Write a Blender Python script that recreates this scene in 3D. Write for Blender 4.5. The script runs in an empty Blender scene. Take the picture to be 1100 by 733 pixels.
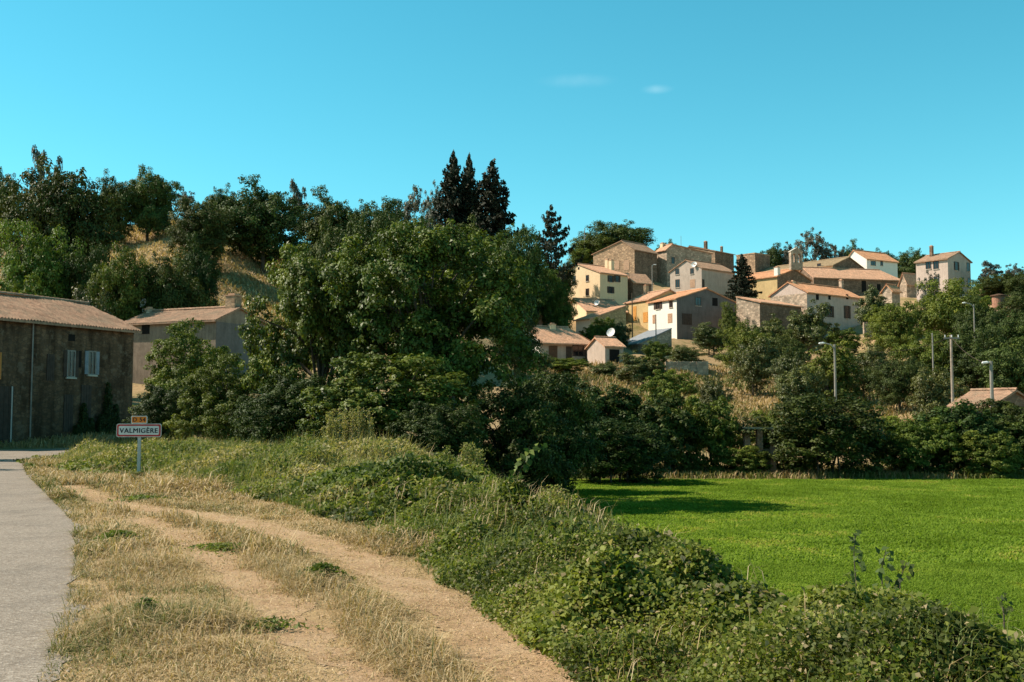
import bpy, bmesh, math, random
import numpy as np
from mathutils import Vector
R = math.radians
sc = bpy.context.scene
col = sc.collection

# ------------------------------------------------------------------ camera, sky, sun, exposure
F = 1200.0
PITCH = math.atan(83.5 / F)
EYE = 1.6
cam = bpy.data.cameras.new("camera"); cam.sensor_width = 36; cam.lens = 36 * F / 1100
cam.clip_start = 0.1; cam.clip_end = 6000
co = bpy.data.objects.new("camera", cam); col.objects.link(co)
co.location = (0, 0, EYE); co.rotation_euler = (math.pi / 2 + PITCH, 0, 0)
sc.camera = co

SAZ = (-0.985, 0.17); SEL = R(43)
w = bpy.data.worlds.new("World"); sc.world = w; w.use_nodes = True
nt = w.node_tree; bgn = nt.nodes['Background']
sky = nt.nodes.new('ShaderNodeTexSky'); sky.sky_type = 'NISHITA'; sky.sun_disc = False
sky.sun_elevation = SEL; sky.sun_rotation = math.atan2(SAZ[0], SAZ[1])
sky.altitude = 600; sky.air_density = 1.0; sky.dust_density = 0.1; sky.ozone_density = 1.2
hs = nt.nodes.new('ShaderNodeHueSaturation'); hs.inputs['Hue'].default_value = 0.462
hs.inputs['Saturation'].default_value = 1.28; hs.inputs['Value'].default_value = 1.0
gm = nt.nodes.new('ShaderNodeGamma'); gm.inputs[1].default_value = 1.0
nt.links.new(sky.outputs[0], hs.inputs['Color'])
tn = nt.nodes.new('ShaderNodeMixRGB'); tn.blend_type = 'MULTIPLY'; tn.inputs[0].default_value = 1; tn.inputs[2].default_value = (.70, 1.05, 1.0, 1)
nt.links.new(hs.outputs[0], tn.inputs[1])
# vivid tint low down; unseen overhead part dimmed and dulled to cut ambient fill
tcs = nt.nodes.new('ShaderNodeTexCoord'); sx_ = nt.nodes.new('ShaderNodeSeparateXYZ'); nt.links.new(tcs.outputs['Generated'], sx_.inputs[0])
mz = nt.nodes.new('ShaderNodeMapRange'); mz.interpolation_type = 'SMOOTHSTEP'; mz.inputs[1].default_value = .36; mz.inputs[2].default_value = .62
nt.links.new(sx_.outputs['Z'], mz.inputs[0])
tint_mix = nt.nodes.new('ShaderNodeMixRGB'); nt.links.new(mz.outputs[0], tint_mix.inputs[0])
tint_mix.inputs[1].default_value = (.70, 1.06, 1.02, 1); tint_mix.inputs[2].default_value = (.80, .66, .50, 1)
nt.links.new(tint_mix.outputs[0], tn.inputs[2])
# two wisps of high cloud, fixed in the sky by direction
tc = nt.nodes.new('ShaderNodeTexCoord')
def wisp(prev, px, pv, wx, wy, amt):
    a = (px - 550) / F; b = (366.5 - pv) / F
    d = Vector((a, math.cos(PITCH) - b * math.sin(PITCH), math.sin(PITCH) + b * math.cos(PITCH))).normalized()
    sub = nt.nodes.new('ShaderNodeVectorMath'); sub.operation = 'SUBTRACT'
    nt.links.new(tc.outputs['Generated'], sub.inputs[0]); sub.inputs[1].default_value = d
    mp = nt.nodes.new('ShaderNodeVectorMath'); mp.operation = 'MULTIPLY'; mp.inputs[1].default_value = (F / wx, F / wx, F / wy)
    nt.links.new(sub.outputs[0], mp.inputs[0])
    ln = nt.nodes.new('ShaderNodeVectorMath'); ln.operation = 'LENGTH'; nt.links.new(mp.outputs[0], ln.inputs[0])
    mr = nt.nodes.new('ShaderNodeMapRange'); mr.interpolation_type = 'SMOOTHSTEP'
    mr.inputs[1].default_value = 0; mr.inputs[2].default_value = 1; mr.inputs[3].default_value = amt; mr.inputs[4].default_value = 0
    nt.links.new(ln.outputs['Value'], mr.inputs[0])
    nz = nt.nodes.new('ShaderNodeTexNoise'); nz.inputs['Scale'].default_value = 60; nt.links.new(tc.outputs['Generated'], nz.inputs['Vector'])
    mu = nt.nodes.new('ShaderNodeMath'); mu.operation = 'MULTIPLY'; nt.links.new(mr.outputs[0], mu.inputs[0]); nt.links.new(nz.outputs[0], mu.inputs[1])
    mx = nt.nodes.new('ShaderNodeMixRGB'); nt.links.new(mu.outputs[0], mx.inputs[0]); nt.links.new(prev, mx.inputs[1])
    mx.inputs[2].default_value = (7, 8.5, 8.5, 1)
    return mx.outputs[0]
c_ = wisp(tn.outputs[0], 620, 87, 48, 9, .13)
c_ = wisp(c_, 706, 96, 20, 6, .2)
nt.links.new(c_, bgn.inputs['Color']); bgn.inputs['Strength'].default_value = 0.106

sl = bpy.data.lights.new("sun", 'SUN'); sl.energy = 5.0; sl.angle = R(0.53); sl.color = (1.0, 0.89, 0.74)
so = bpy.data.objects.new("sun", sl); col.objects.link(so)
sdir = Vector((SAZ[0] * math.cos(SEL), SAZ[1] * math.cos(SEL), math.sin(SEL)))
so.rotation_euler = sdir.to_track_quat('Z', 'Y').to_euler()
sc.view_settings.view_transform = 'Standard'; sc.view_settings.look = 'None'
sc.view_settings.exposure = 0.68; sc.view_settings.gamma = 1.0
sc.render.engine = 'CYCLES'
sc.cycles.max_bounces = 6; sc.cycles.diffuse_bounces = 3; sc.cycles.transmission_bounces = 3

# ------------------------------------------------------------------ helpers
def P(u, v, D):
    a = (u - 550) / F; b = (366.5 - v) / F
    dy = math.cos(PITCH) - b * math.sin(PITCH); dz = math.sin(PITCH) + b * math.cos(PITCH)
    t = D / dy
    return Vector((a * t, D, EYE + dz * t))
def sstep(t): t = np.clip(t, 0, 1); return t * t * (3 - 2 * t)
def ip(y, pts):
    return np.interp(y, [p[0] for p in pts], [p[1] for p in pts])
BASE = [(0, 2.6), (4, 1.55), (7.1, .5), (10, -.25), (12.8, -1.07), (16, -2.0), (20, -3.6), (25.6, -6.4), (30, -9.6), (36, -14), (46, -18.6), (52, -16), (60, -10)]
CREST = [(0, 4.6), (5, 2.9), (7, 2.1), (9, 1.5), (14, .55), (20, -.5), (26, -1.2), (34, -2.0), (60, -1.0)]
ROADR = [(-20, 2), (0, -1.0), (4, -1.95), (6.8, -2.72), (9.6, -3.67), (12.8, -4.83), (17.5, -6.7), (25.6, -10.6), (32, -13.7), (38.4, -16.6), (46, -19.4)]
XB = lambda y: ip(y, BASE); XC = lambda y: ip(y, CREST); XR = lambda y: ip(y, ROADR)
TD = [60, 80, 100, 130, 150, 170, 190, 215, 240, 270, 300, 420, 900, 3000]
TU = [0, 200, 400, 620, 820, 1100]
TZ = [[0, 0, -.3, -1.5, -1.5, -1.5],
      [1.5, 1.5, 1, 0.2, -.6, -.8],
      [5, 5, 4, 3, 1.8, 1.5],
      [14, 15.5, 11, 6.5, 5, 4.5],
      [22, 24, 17, 9, 8, 9],
      [29, 31, 22, 12.5, 11, 14],
      [32, 34.5, 27, 16, 13.5, 20.5],
      [33, 35, 31, 23, 21, 26.5],
      [34, 35, 33, 31, 28, 29],
      [34, 35, 34, 37.5, 34, 30],
      [33, 34, 34, 39, 35, 30],
      [22, 24, 28, 33, 30, 24],
      [10, 10, 12, 14, 14, 10],
      [20, 30, 30, 20, 10, 10]]
TZ = np.array(TZ, float)
def far_h(x, y):
    yc = np.clip(y, TD[0], TD[-1])
    u = 550 + F * x / np.maximum(y, 60)
    u = np.clip(u, TU[0], TU[-1])
    ci = np.clip(np.searchsorted(TU, u, side='right') - 1, 0, len(TU) - 2)
    tu = np.array(TU, float); fu = sstep((u - tu[ci]) / (tu[ci + 1] - tu[ci]))
    td = np.array(TD, float); ri = np.clip(np.searchsorted(TD, yc, side='right') - 1, 0, len(TD) - 2)
    fy = (yc - td[ri]) / (td[ri + 1] - td[ri])
    a = TZ[ri, ci] * (1 - fu) + TZ[ri, ci + 1] * fu
    b = TZ[ri + 1, ci] * (1 - fu) + TZ[ri + 1, ci + 1] * fu
    z = a * (1 - fy) + b * fy
    amp = np.clip((y - 75) / 60, 0, 1) * np.clip((400 - y) / 100, 0, 1)
    return z + amp * (0.5 * np.sin(x * .21 + y * .11) + .35 * np.sin(x * .47 - y * .33) + .2 * np.sin(x * 1.1 + y * .9))
def H(x, y):
    x = np.asarray(x, float); y = np.asarray(y, float)
    b = XB(y); c = XC(y)
    s = (x - b) / (c - b)
    g = .18 * sstep(s) - 1.68 * sstep((x - c) / 2.6)
    g = g + .012 * np.sin(x * 2.3 + y * 1.7) * np.clip((x - XR(y) - .25) * 2, 0, 1)
    t = sstep((y - 56) / 8)
    return g * (1 - t) + far_h(x, y) * t
def Hs(x, y): return float(H(np.array([x]), np.array([y]))[0])

def tag(o, label=None, cat=None, group=None, kind=None):
    if label: o['label'] = label
    if cat: o['category'] = cat
    if group: o['group'] = group
    if kind: o['kind'] = kind
    return o
def empty(name, loc=(0, 0, 0), rz=0):
    o = bpy.data.objects.new(name, None); col.objects.link(o)
    o.location = loc; o.rotation_euler = (0, 0, rz); o.empty_display_size = .3
    return o
def link(name, me, mat=None, parent=None):
    o = bpy.data.objects.new(name, me); col.objects.link(o)
    if mat and not me.materials: me.materials.append(mat)
    if parent is not None: o.parent = parent
    return o
def np_mesh(name, V, Fq, tint=None, smooth=False):
    """V (n,3); Fq (m,k) constant-size faces."""
    me = bpy.data.meshes.new(name); V = np.asarray(V, np.float32); Fq = np.asarray(Fq, np.int32)
    m, k = Fq.shape
    me.vertices.add(len(V)); me.vertices.foreach_set('co', V.ravel())
    me.loops.add(m * k); me.loops.foreach_set('vertex_index', Fq.ravel())
    me.polygons.add(m); me.polygons.foreach_set('loop_start', np.arange(0, m * k, k, dtype=np.int32))
    if smooth: me.polygons.foreach_set('use_smooth', np.ones(m, bool))
    if tint is not None:
        a = me.attributes.new('tint', 'FLOAT', 'POINT'); a.data.foreach_set('value', np.asarray(tint, np.float32))
    me.update(calc_edges=True); me.validate()
    return me
class MB:
    def __init__(s): s.v = []; s.f = []
    def add(s, vs, fs):
        n = len(s.v); s.v += [tuple(v) for v in vs]; s.f += [tuple(i + n for i in f) for f in fs]; return s
    def box(s, x0, y0, z0, x1, y1, z1):
        return s.add([(x0, y0, z0), (x1, y0, z0), (x1, y1, z0), (x0, y1, z0), (x0, y0, z1), (x1, y0, z1), (x1, y1, z1), (x0, y1, z1)],
                     [(0, 3, 2, 1), (4, 5, 6, 7), (0, 1, 5, 4), (1, 2, 6, 5), (2, 3, 7, 6), (3, 0, 4, 7)])
    def tube(s, pts, rad, n=8, cap=True):
        pts = [Vector(p) for p in pts]; rings = []
        for i, p in enumerate(pts):
            d = (pts[min(i + 1, len(pts) - 1)] - pts[max(i - 1, 0)]).normalized()
            a = d.orthogonal().normalized() if i == 0 else (rings_a - d * rings_a.dot(d)).normalized()
            rings_a = a; b = d.cross(a)
            r = rad[i] if hasattr(rad, '__len__') else rad
            rings.append([p + (a * math.cos(2 * math.pi * j / n) + b * math.sin(2 * math.pi * j / n)) * r for j in range(n)])
        vs = [v for r in rings for v in r]; fs = []
        for i in range(len(pts) - 1):
            for j in range(n):
                fs.append((i * n + j, i * n + (j + 1) % n, (i + 1) * n + (j + 1) % n, (i + 1) * n + j))
        if cap: fs.append(tuple(range(n))[::-1]); fs.append(tuple((len(pts) - 1) * n + j for j in range(n)))
        return s.add(vs, fs)
    def build(s, name, mat=None, parent=None, smooth=False):
        me = bpy.data.meshes.new(name); me.from_pydata(s.v, [], s.f)
        bm = bmesh.new(); bm.from_mesh(me); bmesh.ops.recalc_face_normals(bm, faces=bm.faces); bm.to_mesh(me); bm.free()
        if smooth:
            for p in me.polygons: p.use_smooth = True
        return link(name, me, mat, parent)

# ------------------------------------------------------------------ materials
def mat(name, rough=.9, spec=.2):
    m = bpy.data.materials.new(name); m.use_nodes = True
    b = m.node_tree.nodes['Principled BSDF']; b.inputs['Roughness'].default_value = rough
    b.inputs['Specular IOR Level'].default_value = spec
    return m, m.node_tree, b
def ramp(nt, fac, cols):
    r = nt.nodes.new('ShaderNodeValToRGB'); e = r.color_ramp.elements
    while len(e) < len(cols): e.new(.5)
    for i, (p, c) in enumerate(cols): e[i].position = p; e[i].color = (*c, 1)
    nt.links.new(fac, r.inputs[0]); return r.outputs[0]
def noise(nt, scale, detail=4, vec=None, rough=.6, w=None):
    n = nt.nodes.new('ShaderNodeTexNoise'); n.inputs['Scale'].default_value = scale; n.inputs['Detail'].default_value = detail
    n.inputs['Roughness'].default_value = rough
    if vec is not None: nt.links.new(vec, n.inputs['Vector'])
    return n.outputs[0]
def coords(nt, kind='Object', scale=(1, 1, 1)):
    t = nt.nodes.new('ShaderNodeTexCoord'); m = nt.nodes.new('ShaderNodeMapping'); m.inputs['Scale'].default_value = scale
    nt.links.new(t.outputs[kind], m.inputs[0]); return m.outputs[0]
def geopos(nt, scale=(1, 1, 1)):
    t = nt.nodes.new('ShaderNodeNewGeometry'); m = nt.nodes.new('ShaderNodeMapping'); m.inputs['Scale'].default_value = scale
    nt.links.new(t.outputs['Position'], m.inputs[0]); return m.outputs[0]
def mixc(nt, f, a, b, mode='MIX'):
    m = nt.nodes.new('ShaderNodeMixRGB'); m.blend_type = mode
    for i, x in ((0, f), (1, a), (2, b)):
        if isinstance(x, (int, float)): m.inputs[i].default_value = x
        elif isinstance(x, tuple): m.inputs[i].default_value = (*x, 1)
        else: nt.links.new(x, m.inputs[i])
    return m.outputs[0]
def bump(nt, b, h, strength=.5, dist=.05):
    n = nt.nodes.new('ShaderNodeBump'); n.inputs['Strength'].default_value = strength; n.inputs['Distance'].default_value = dist
    nt.links.new(h, n.inputs['Height']); nt.links.new(n.outputs[0], b.inputs['Normal'])
def leaf_mat(name, cols, trans=.25, rough=.5, spec=.35, var=.12):
    m, nt, b = mat(name, rough, spec)
    a = nt.nodes.new('ShaderNodeAttribute'); a.attribute_name = 'tint'
    c = ramp(nt, a.outputs['Fac'], cols)
    oi = nt.nodes.new('ShaderNodeObjectInfo')
    h = nt.nodes.new('ShaderNodeHueSaturation')
    mr = nt.nodes.new('ShaderNodeMapRange'); mr.inputs[3].default_value = .5 - var * .25; mr.inputs[4].default_value = .5 + var * .12
    nt.links.new(oi.outputs['Random'], mr.inputs[0]); nt.links.new(mr.outputs[0], h.inputs['Hue'])
    mv = nt.nodes.new('ShaderNodeMapRange'); mv.inputs[3].default_value = 1 - var * 2; mv.inputs[4].default_value = 1 + var * 2
    mu = nt.nodes.new('ShaderNodeMath'); mu.operation = 'MULTIPLY'; mu.inputs[1].default_value = 7.31
    fr = nt.nodes.new('ShaderNodeMath'); fr.operation = 'FRACT'
    nt.links.new(oi.outputs['Random'], mu.inputs[0]); nt.links.new(mu.outputs[0], fr.inputs[0]); nt.links.new(fr.outputs[0], mv.inputs[0])
    nt.links.new(mv.outputs[0], h.inputs['Value']); nt.links.new(c, h.inputs['Color'])
    nt.links.new(h.outputs[0], b.inputs['Base Color'])
    if trans:
        t = nt.nodes.new('ShaderNodeBsdfTranslucent'); mx = nt.nodes.new('ShaderNodeMixShader'); mx.inputs[0].default_value = trans
        tc = mixc(nt, 1.0, h.outputs[0], (1.5, 1.6, .7), 'MULTIPLY')
        nt.links.new(tc, t.inputs['Color'])
        out = nt.nodes['Material Output']
        nt.links.new(b.outputs[0], mx.inputs[1]); nt.links.new(t.outputs[0], mx.inputs[2]); nt.links.new(mx.outputs[0], out.inputs['Surface'])
    return m
def plain(name, c, rough=.8, spec=.2, nscale=3, amt=.25, metal=0):
    m, nt, b = mat(name, rough, spec); b.inputs['Metallic'].default_value = metal
    v = coords(nt); f = noise(nt, nscale, 5, v)
    d = tuple(x * (1 - amt) for x in c); l = tuple(min(1, x * (1 + amt)) for x in c)
    nt.links.new(ramp(nt, f, [(.3, d), (.7, l)]), b.inputs['Base Color'])
    return m
def plaster(name, c, stain=.5):
    m, nt, b = mat(name, .95, .1); v = coords(nt)
    f = noise(nt, .7, 6, v, .7); f2 = noise(nt, 6, 4, v); vs = coords(nt, 'Object', (2.5, 2.5, .35)); f3 = noise(nt, 1, 4, vs)
    k1 = tuple(x * (1 - stain * .45) for x in c)
    c1 = ramp(nt, f, [(.35, k1), (.6, c)])
    c2 = mixc(nt, 1.0, c1, ramp(nt, f3, [(.3, (1 - stain * .4,) * 3), (.6, (1, 1, 1))]), 'MULTIPLY')
    c3 = mixc(nt, 1.0, c2, ramp(nt, f2, [(.3, (.88,) * 3), (.7, (1.06,) * 3)]), 'MULTIPLY')
    nt.links.new(c3, b.inputs['Base Color']); bump(nt, b, f2, .3, .03)
    return m
def stone(name, c, mortar, sc_=3.0, var=.35, streak=False):
    m, nt, b = mat(name, .95, .1); v = coords(nt, 'Object', (sc_, sc_, sc_ * 1.7))
    vo = nt.nodes.new('ShaderNodeTexVoronoi'); vo.inputs['Scale'].default_value = 1; nt.links.new(v, vo.inputs['Vector'])
    ve = nt.nodes.new('ShaderNodeTexVoronoi'); ve.feature = 'DISTANCE_TO_EDGE'; ve.inputs['Scale'].default_value = 1; nt.links.new(v, ve.inputs['Vector'])
    sp = nt.nodes.new('ShaderNodeSeparateColor'); nt.links.new(vo.outputs['Color'], sp.inputs[0])
    d = tuple(x * (1 - var) for x in c); l = tuple(x * (1 + var) for x in c)
    cc = ramp(nt, sp.outputs[0], [(0, d), (1, l)])
    e = ramp(nt, ve.outputs['Distance'], [(.02, (0,) * 3), (.1, (1,) * 3)])
    cc = mixc(nt, e, mortar, cc)
    f = noise(nt, .6, 5, coords(nt)); cc = mixc(nt, 1.0, cc, ramp(nt, f, [(.3, (.7,) * 3), (.65, (1.08,) * 3)]), 'MULTIPLY')
    if streak:
        cc = mixc(nt, 1.0, cc, ramp(nt, noise(nt, 1, 5, coords(nt, 'Object', (1.6, 1.6, .3))), [(.36, (.45,) * 3), (.6, (1.15,) * 3)]), 'MULTIPLY')
        cc = mixc(nt, ramp(nt, noise(nt, 1.1, 6, coords(nt), .7), [(.56, (0,) * 3), (.62, (.8,) * 3)]), cc, (.17, .125, .09))
    nt.links.new(cc, b.inputs['Base Color']); bump(nt, b, ve.outputs['Distance'], .6, .05)
    return m
def tile_mat(name, c, c2, sc_=1.0):
    m, nt, b = mat(name, .9, .15); v = coords(nt, 'Object', (4.2 * sc_, 2.6 * sc_, 2.6 * sc_))
    vo = nt.nodes.new('ShaderNodeTexVoronoi'); vo.inputs['Scale'].default_value = 1; nt.links.new(v, vo.inputs['Vector'])
    sp = nt.nodes.new('ShaderNodeSeparateColor'); nt.links.new(vo.outputs['Color'], sp.inputs[0])
    cc = ramp(nt, sp.outputs[0], [(0, tuple(x * .72 for x in c)), (.5, c), (1, tuple(min(1, x * 1.2) for x in c))])
    f = noise(nt, .9, 6, coords(nt), .7); cc = mixc(nt, ramp(nt, f, [(.42, (0,) * 3), (.68, (.8,) * 3)]), cc, c2)
    f2 = noise(nt, 9, 3, coords(nt)); cc = mixc(nt, 1.0, cc, ramp(nt, f2, [(.3, (.8,) * 3), (.7, (1.1,) * 3)]), 'MULTIPLY')
    nt.links.new(cc, b.inputs['Base Color'])
    return m
M = {}
M['bark'] = plain('bark', (.09, .07, .05), nscale=8, amt=.4)
M['bark_pale'] = plain('bark_pale', (.2, .17, .13), nscale=8, amt=.4)
G = lambda a, b, c: [(0, a), (.5, b), (1, c)]
M['walnut'] = leaf_mat('walnut_leaf', G((.03, .052, .012), (.066, .105, .018), (.14, .185, .03)), .18, .5, .22)
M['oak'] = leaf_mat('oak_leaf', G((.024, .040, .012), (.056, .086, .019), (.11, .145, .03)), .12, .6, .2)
M['ash'] = leaf_mat('ash_leaf', G((.038, .062, .013), (.092, .13, .021), (.17, .205, .033)), .2, .6, .2)
M['airy'] = leaf_mat('airy_leaf', G((.06, .06, .05), (.10, .105, .085), (.15, .155, .12)), .2)
M['fir'] = leaf_mat('fir_needle', G((.014, .02, .012), (.026, .034, .019), (.045, .055, .028)), .05, .7, .2)
M['bramble'] = leaf_mat('bramble_leaf', [(0,(.045, .058, .012)), (.45,(.12, .148, .022)), (.8,(.23, .245, .045)), (.9,(.25,.2,.1)), (1,(.36, .28, .16))], .3, .6, .2, 0)
M['hedge'] = leaf_mat('hedge_leaf', G((.018, .034, .009), (.042, .07, .013), (.10, .14, .024)), .12, .6, .2)
M['olive'] = leaf_mat('olive_leaf', G((.042, .055, .018), (.08, .095, .026), (.14, .155, .042)), .15)
M['straw'] = leaf_mat('straw_blade', [(0, (.10, .125, .03)), (.2, (.17, .16, .05)), (.38, (.30, .205, .10)), (.7, (.44, .315, .165)), (1, (.60, .47, .29))], .15, .7, .2, 0)
M['green_grass'] = leaf_mat('field_grass', [(0, (.11, .17, .018)), (.5, (.165, .245, .034)), (.85, (.24, .31, .045)), (1, (.34, .3, .08))], .35, .8, .0, 0)
M['weed'] = leaf_mat('weed_leaf', [(0, (.06, .09, .02)), (.4, (.13, .165, .04)), (.7, (.24, .22, .08)), (1, (.42, .34, .18))], .3, .6, .2, 0)
M['plaster_beige'] = plaster('plaster_beige', (.80, .60, .38), .2)
M['plaster_white'] = plaster('plaster_white', (.80, .76, .68), .12)
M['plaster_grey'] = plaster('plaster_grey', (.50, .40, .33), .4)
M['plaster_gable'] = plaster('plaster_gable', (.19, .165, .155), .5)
M['plaster_mauve'] = plaster('plaster_mauve', (.58, .45, .38), .35)
M['plaster_cottage'] = plaster('plaster_cottage', (.33, .25, .19), .8)
M['plaster_ochre'] = plaster('plaster_ochre', (.62, .44, .22), .4)
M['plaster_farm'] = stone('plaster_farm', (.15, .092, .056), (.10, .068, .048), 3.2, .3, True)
M['stone_brown'] = stone('stone_brown', (.42, .27, .17), (.27, .19, .13), 2.2)
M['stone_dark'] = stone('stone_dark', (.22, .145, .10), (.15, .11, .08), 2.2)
M['stone_pink'] = stone('stone_pink', (.46, .34, .25), (.3, .24, .18), 2.0)
M['stone_ochre'] = stone('stone_ochre', (.48, .33, .17), (.34, .25, .14), 2.2)
M['tile_pink'] = tile_mat('tile_pink', (.60, .335, .21), (.48, .29, .195))
M['tile_orange'] = tile_mat('tile_orange', (.66, .32, .17), (.5, .28, .17))
M['tile_brown'] = tile_mat('tile_brown', (.42, .25, .165), (.25, .19, .13))
M['tile_old'] = tile_mat('tile_old', (.38, .225, .15), (.25, .19, .13))
M['tile_olive'] = tile_mat('tile_olive', (.36, .25, .15), (.26, .2, .12))
M['slate'] = plain('slate', (.24, .25, .27), .6, .3, 2, .2)
M['glass'] = plain('glass', (.012, .013, .016), .15, .5)
M['dark_open'] = plain('dark_interior', (.012, .010, .009), .9)
M['frame_brown'] = plain('frame_brown', (.12, .065, .04), .7)
M['frame_white'] = plain('frame_white', (.6, .6, .58), .6)
M['frame_grey'] = plain('frame_grey', (.25, .23, .21), .7)
M['shutter_orange'] = plain('shutter_orange', (.55, .25, .06), .7)
M['shutter_tan'] = plain('shutter_tan', (.42, .26, .17), .8)
M['shutter_dark'] = plain('shutter_dark', (.07, .05, .04), .8)
M['shutter_blue'] = plain('shutter_pale_blue', (.22, .25, .29), .7)
M['concrete'] = plain('concrete', (.26, .235, .205), .9, .1, 5, .15)
M['wood_pole'] = plain('wood_pole', (.33, .26, .21), .9, .1, 5, .25)
M['metal'] = plain('galvanised', (.36, .37, .36), .5, .5, 8, .1, .3)
M['dish'] = plain('dish_white', (.75, .75, .74), .5)
M['sill'] = plain('sill_stone', (.5, .45, .38), .9)
M['dirt'] = None
# road
def build_ground_mats():
    m, nt, b = mat('dry_ground', .95, .1); p = geopos(nt)
    f1 = noise(nt, .12, 6, p, .65); f2 = noise(nt, 2.2, 6, p, .7); f3 = noise(nt, 22, 4, p, .7)
    c = ramp(nt, f2, [(.28, (.20, .14, .07)), (.45, (.36, .245, .13)), (.62, (.43, .30, .165)), (.78, (.27, .21, .09))])
    g = ramp(nt, f2, [(.3, (.09, .1, .03)), (.7, (.19, .18, .06))])
    c = mixc(nt, ramp(nt, f1, [(.5, (0,) * 3), (.66, (.75,) * 3)]), c, g)
    c = mixc(nt, 1.0, c, ramp(nt, f3, [(.3, (.7,) * 3), (.7, (1.15,) * 3)]), 'MULTIPLY')
    nt.links.new(c, b.inputs['Base Color']); bump(nt, b, f3, .7, .04); M['ground'] = m
    m, nt, b = mat('asphalt', .9, .25); p = geopos(nt)
    f1 = noise(nt, .9, 8, p, .75); f3 = noise(nt, 60, 3, p, .8)
    vo = nt.nodes.new('ShaderNodeTexVoronoi'); vo.inputs['Scale'].default_value = 55; nt.links.new(p, vo.inputs['Vector'])
    sp = nt.nodes.new('ShaderNodeSeparateColor'); nt.links.new(vo.outputs['Color'], sp.inputs[0])
    c = ramp(nt, sp.outputs[0], [(0, (.165, .13, .10)), (.55, (.25, .205, .165)), (.93, (.30, .25, .205)), (1, (.42, .36, .3))])
    c = mixc(nt, 1.0, c, ramp(nt, f1, [(.32, (.74,) * 3), (.5, (.98,) * 3), (.7, (1.1,) * 3)]), 'MULTIPLY')
    nt.links.new(c, b.inputs['Base Color']); bump(nt, b, vo.outputs['Distance'], .5, .01); M['asphalt'] = m
    m, nt, b = mat('dirt', .95, .1); p = geopos(nt)
    f1 = noise(nt, 1.2, 6, p, .7); f3 = noise(nt, 30, 5, p, .75)
    c = ramp(nt, f1, [(.3, (.34, .21, .115)), (.5, (.46, .30, .175)), (.72, (.53, .37, .23))])
    c = mixc(nt, 1.0, c, ramp(nt, f3, [(.3, (.72,) * 3), (.65, (1.1,) * 3)]), 'MULTIPLY')
    vo = nt.nodes.new('ShaderNodeTexVoronoi'); vo.inputs['Scale'].default_value = 38; nt.links.new(p, vo.inputs['Vector'])
    pe = ramp(nt, vo.outputs['Distance'], [(.1, (1,) * 3), (.22, (0,) * 3)])
    c = mixc(nt, mixc(nt, .35, (0, 0, 0), pe), c, (.6, .5, .38))
    nt.links.new(c, b.inputs['Base Color']); bump(nt, b, f3, .9, .03); M['dirt'] = m
    m, nt, b = mat('field_soil', .95, .1); p = geopos(nt)
    f1 = noise(nt, .35, 5, p, .7); f3 = noise(nt, 12, 5, p, .7)
    c = ramp(nt, f1, [(.3, (.12, .18, .02)), (.6, (.155, .22, .026)), (.8, (.19, .20, .03))])
    c = mixc(nt, 1.0, c, ramp(nt, f3, [(.3, (.6,) * 3), (.65, (1.15,) * 3)]), 'MULTIPLY')
    nt.links.new(c, b.inputs['Base Color']); bump(nt, b, f3, .9, .05); M['field'] = m
build_ground_mats()

# ------------------------------------------------------------------ terrain, road, track, field
def axis(segs):
    out = []
    for a, b, st in segs:
        n = max(1, int(round((b - a) / st))); out += list(np.linspace(a, b, n, endpoint=False))
    out.append(segs[-1][1]); return np.array(out)
def grid_mesh(name, xs, ys, hf):
    X, Y = np.meshgrid(xs, ys); Z = hf(X, Y)
    V = np.stack([X.ravel(), Y.ravel(), Z.ravel()], 1); nx, ny = len(xs), len(ys)
    i = np.arange(nx - 1)[None, :] + nx * np.arange(ny - 1)[:, None]
    Fq = np.stack([i, i + 1, i + 1 + nx, i + nx], -1).reshape(-1, 4)
    return np_mesh(name, V, Fq, smooth=True)
xs = axis([(-3000, -400, 200), (-400, -130, 10), (-130, -30, 2), (-30, 10, .4), (10, 40, 1), (40, 160, 2.5), (160, 400, 12), (400, 3000, 200)])
ys = axis([(-2000, -50, 150), (-50, 0, 4), (0, 30, .4), (30, 70, 1), (70, 330, 2.5), (330, 900, 30), (900, 3000, 150)])
tag(link('ground', grid_mesh('ground', xs, ys, H), M['ground']), kind='structure')

def strip_mesh(name, L, Rr, n, dz):
    """L, Rr: matched point lists of (x,y); n across."""
    L = np.array(L, float); Rr = np.array(Rr, float); V = []
    for i in range(len(L)):
        for j in range(n + 1):
            p = L[i] * (1 - j / n) + Rr[i] * j / n; V.append((p[0], p[1]))
    V = np.array(V); z = H(V[:, 0], V[:, 1]) + dz
    V = np.column_stack([V, z]); m = n + 1; Fq = []
    for i in range(len(L) - 1):
        for j in range(n): Fq.append((i * m + j, i * m + j + 1, (i + 1) * m + j + 1, (i + 1) * m + j))
    return np_mesh(name, V, Fq, smooth=True)
def resample(pts, st):
    pts = np.array(pts, float); d = np.r_[0, np.cumsum(np.hypot(*np.diff(pts, axis=0).T))]
    t = np.arange(0, d[-1], st)
    out = np.column_stack([np.interp(t, d, pts[:, 0]), np.interp(t, d, pts[:, 1])])
    for _ in range(int(1.2 / st)): out[1:-1] = (out[:-2] + 2 * out[1:-1] + out[2:]) / 4
    return out
rng = np.random.default_rng(5)
right = [(x, y) for y, x in ROADR] + [(-20.2, 50), (-18.5, 53.5), (-14, 56), (-6, 57.5), (4, 59)]
rp = resample(right, .15)
tg = np.gradient(rp, axis=0); tg /= np.linalg.norm(tg, axis=1)[:, None]; nl = np.column_stack([-tg[:, 1], tg[:, 0]])
jag = np.convolve(rng.normal(0, .16, len(rp)), np.ones(3) / 3, 'same') + .06 * np.sin(np.arange(len(rp)) * .13)
edge = rp + nl * jag[:, None] * .55
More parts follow.
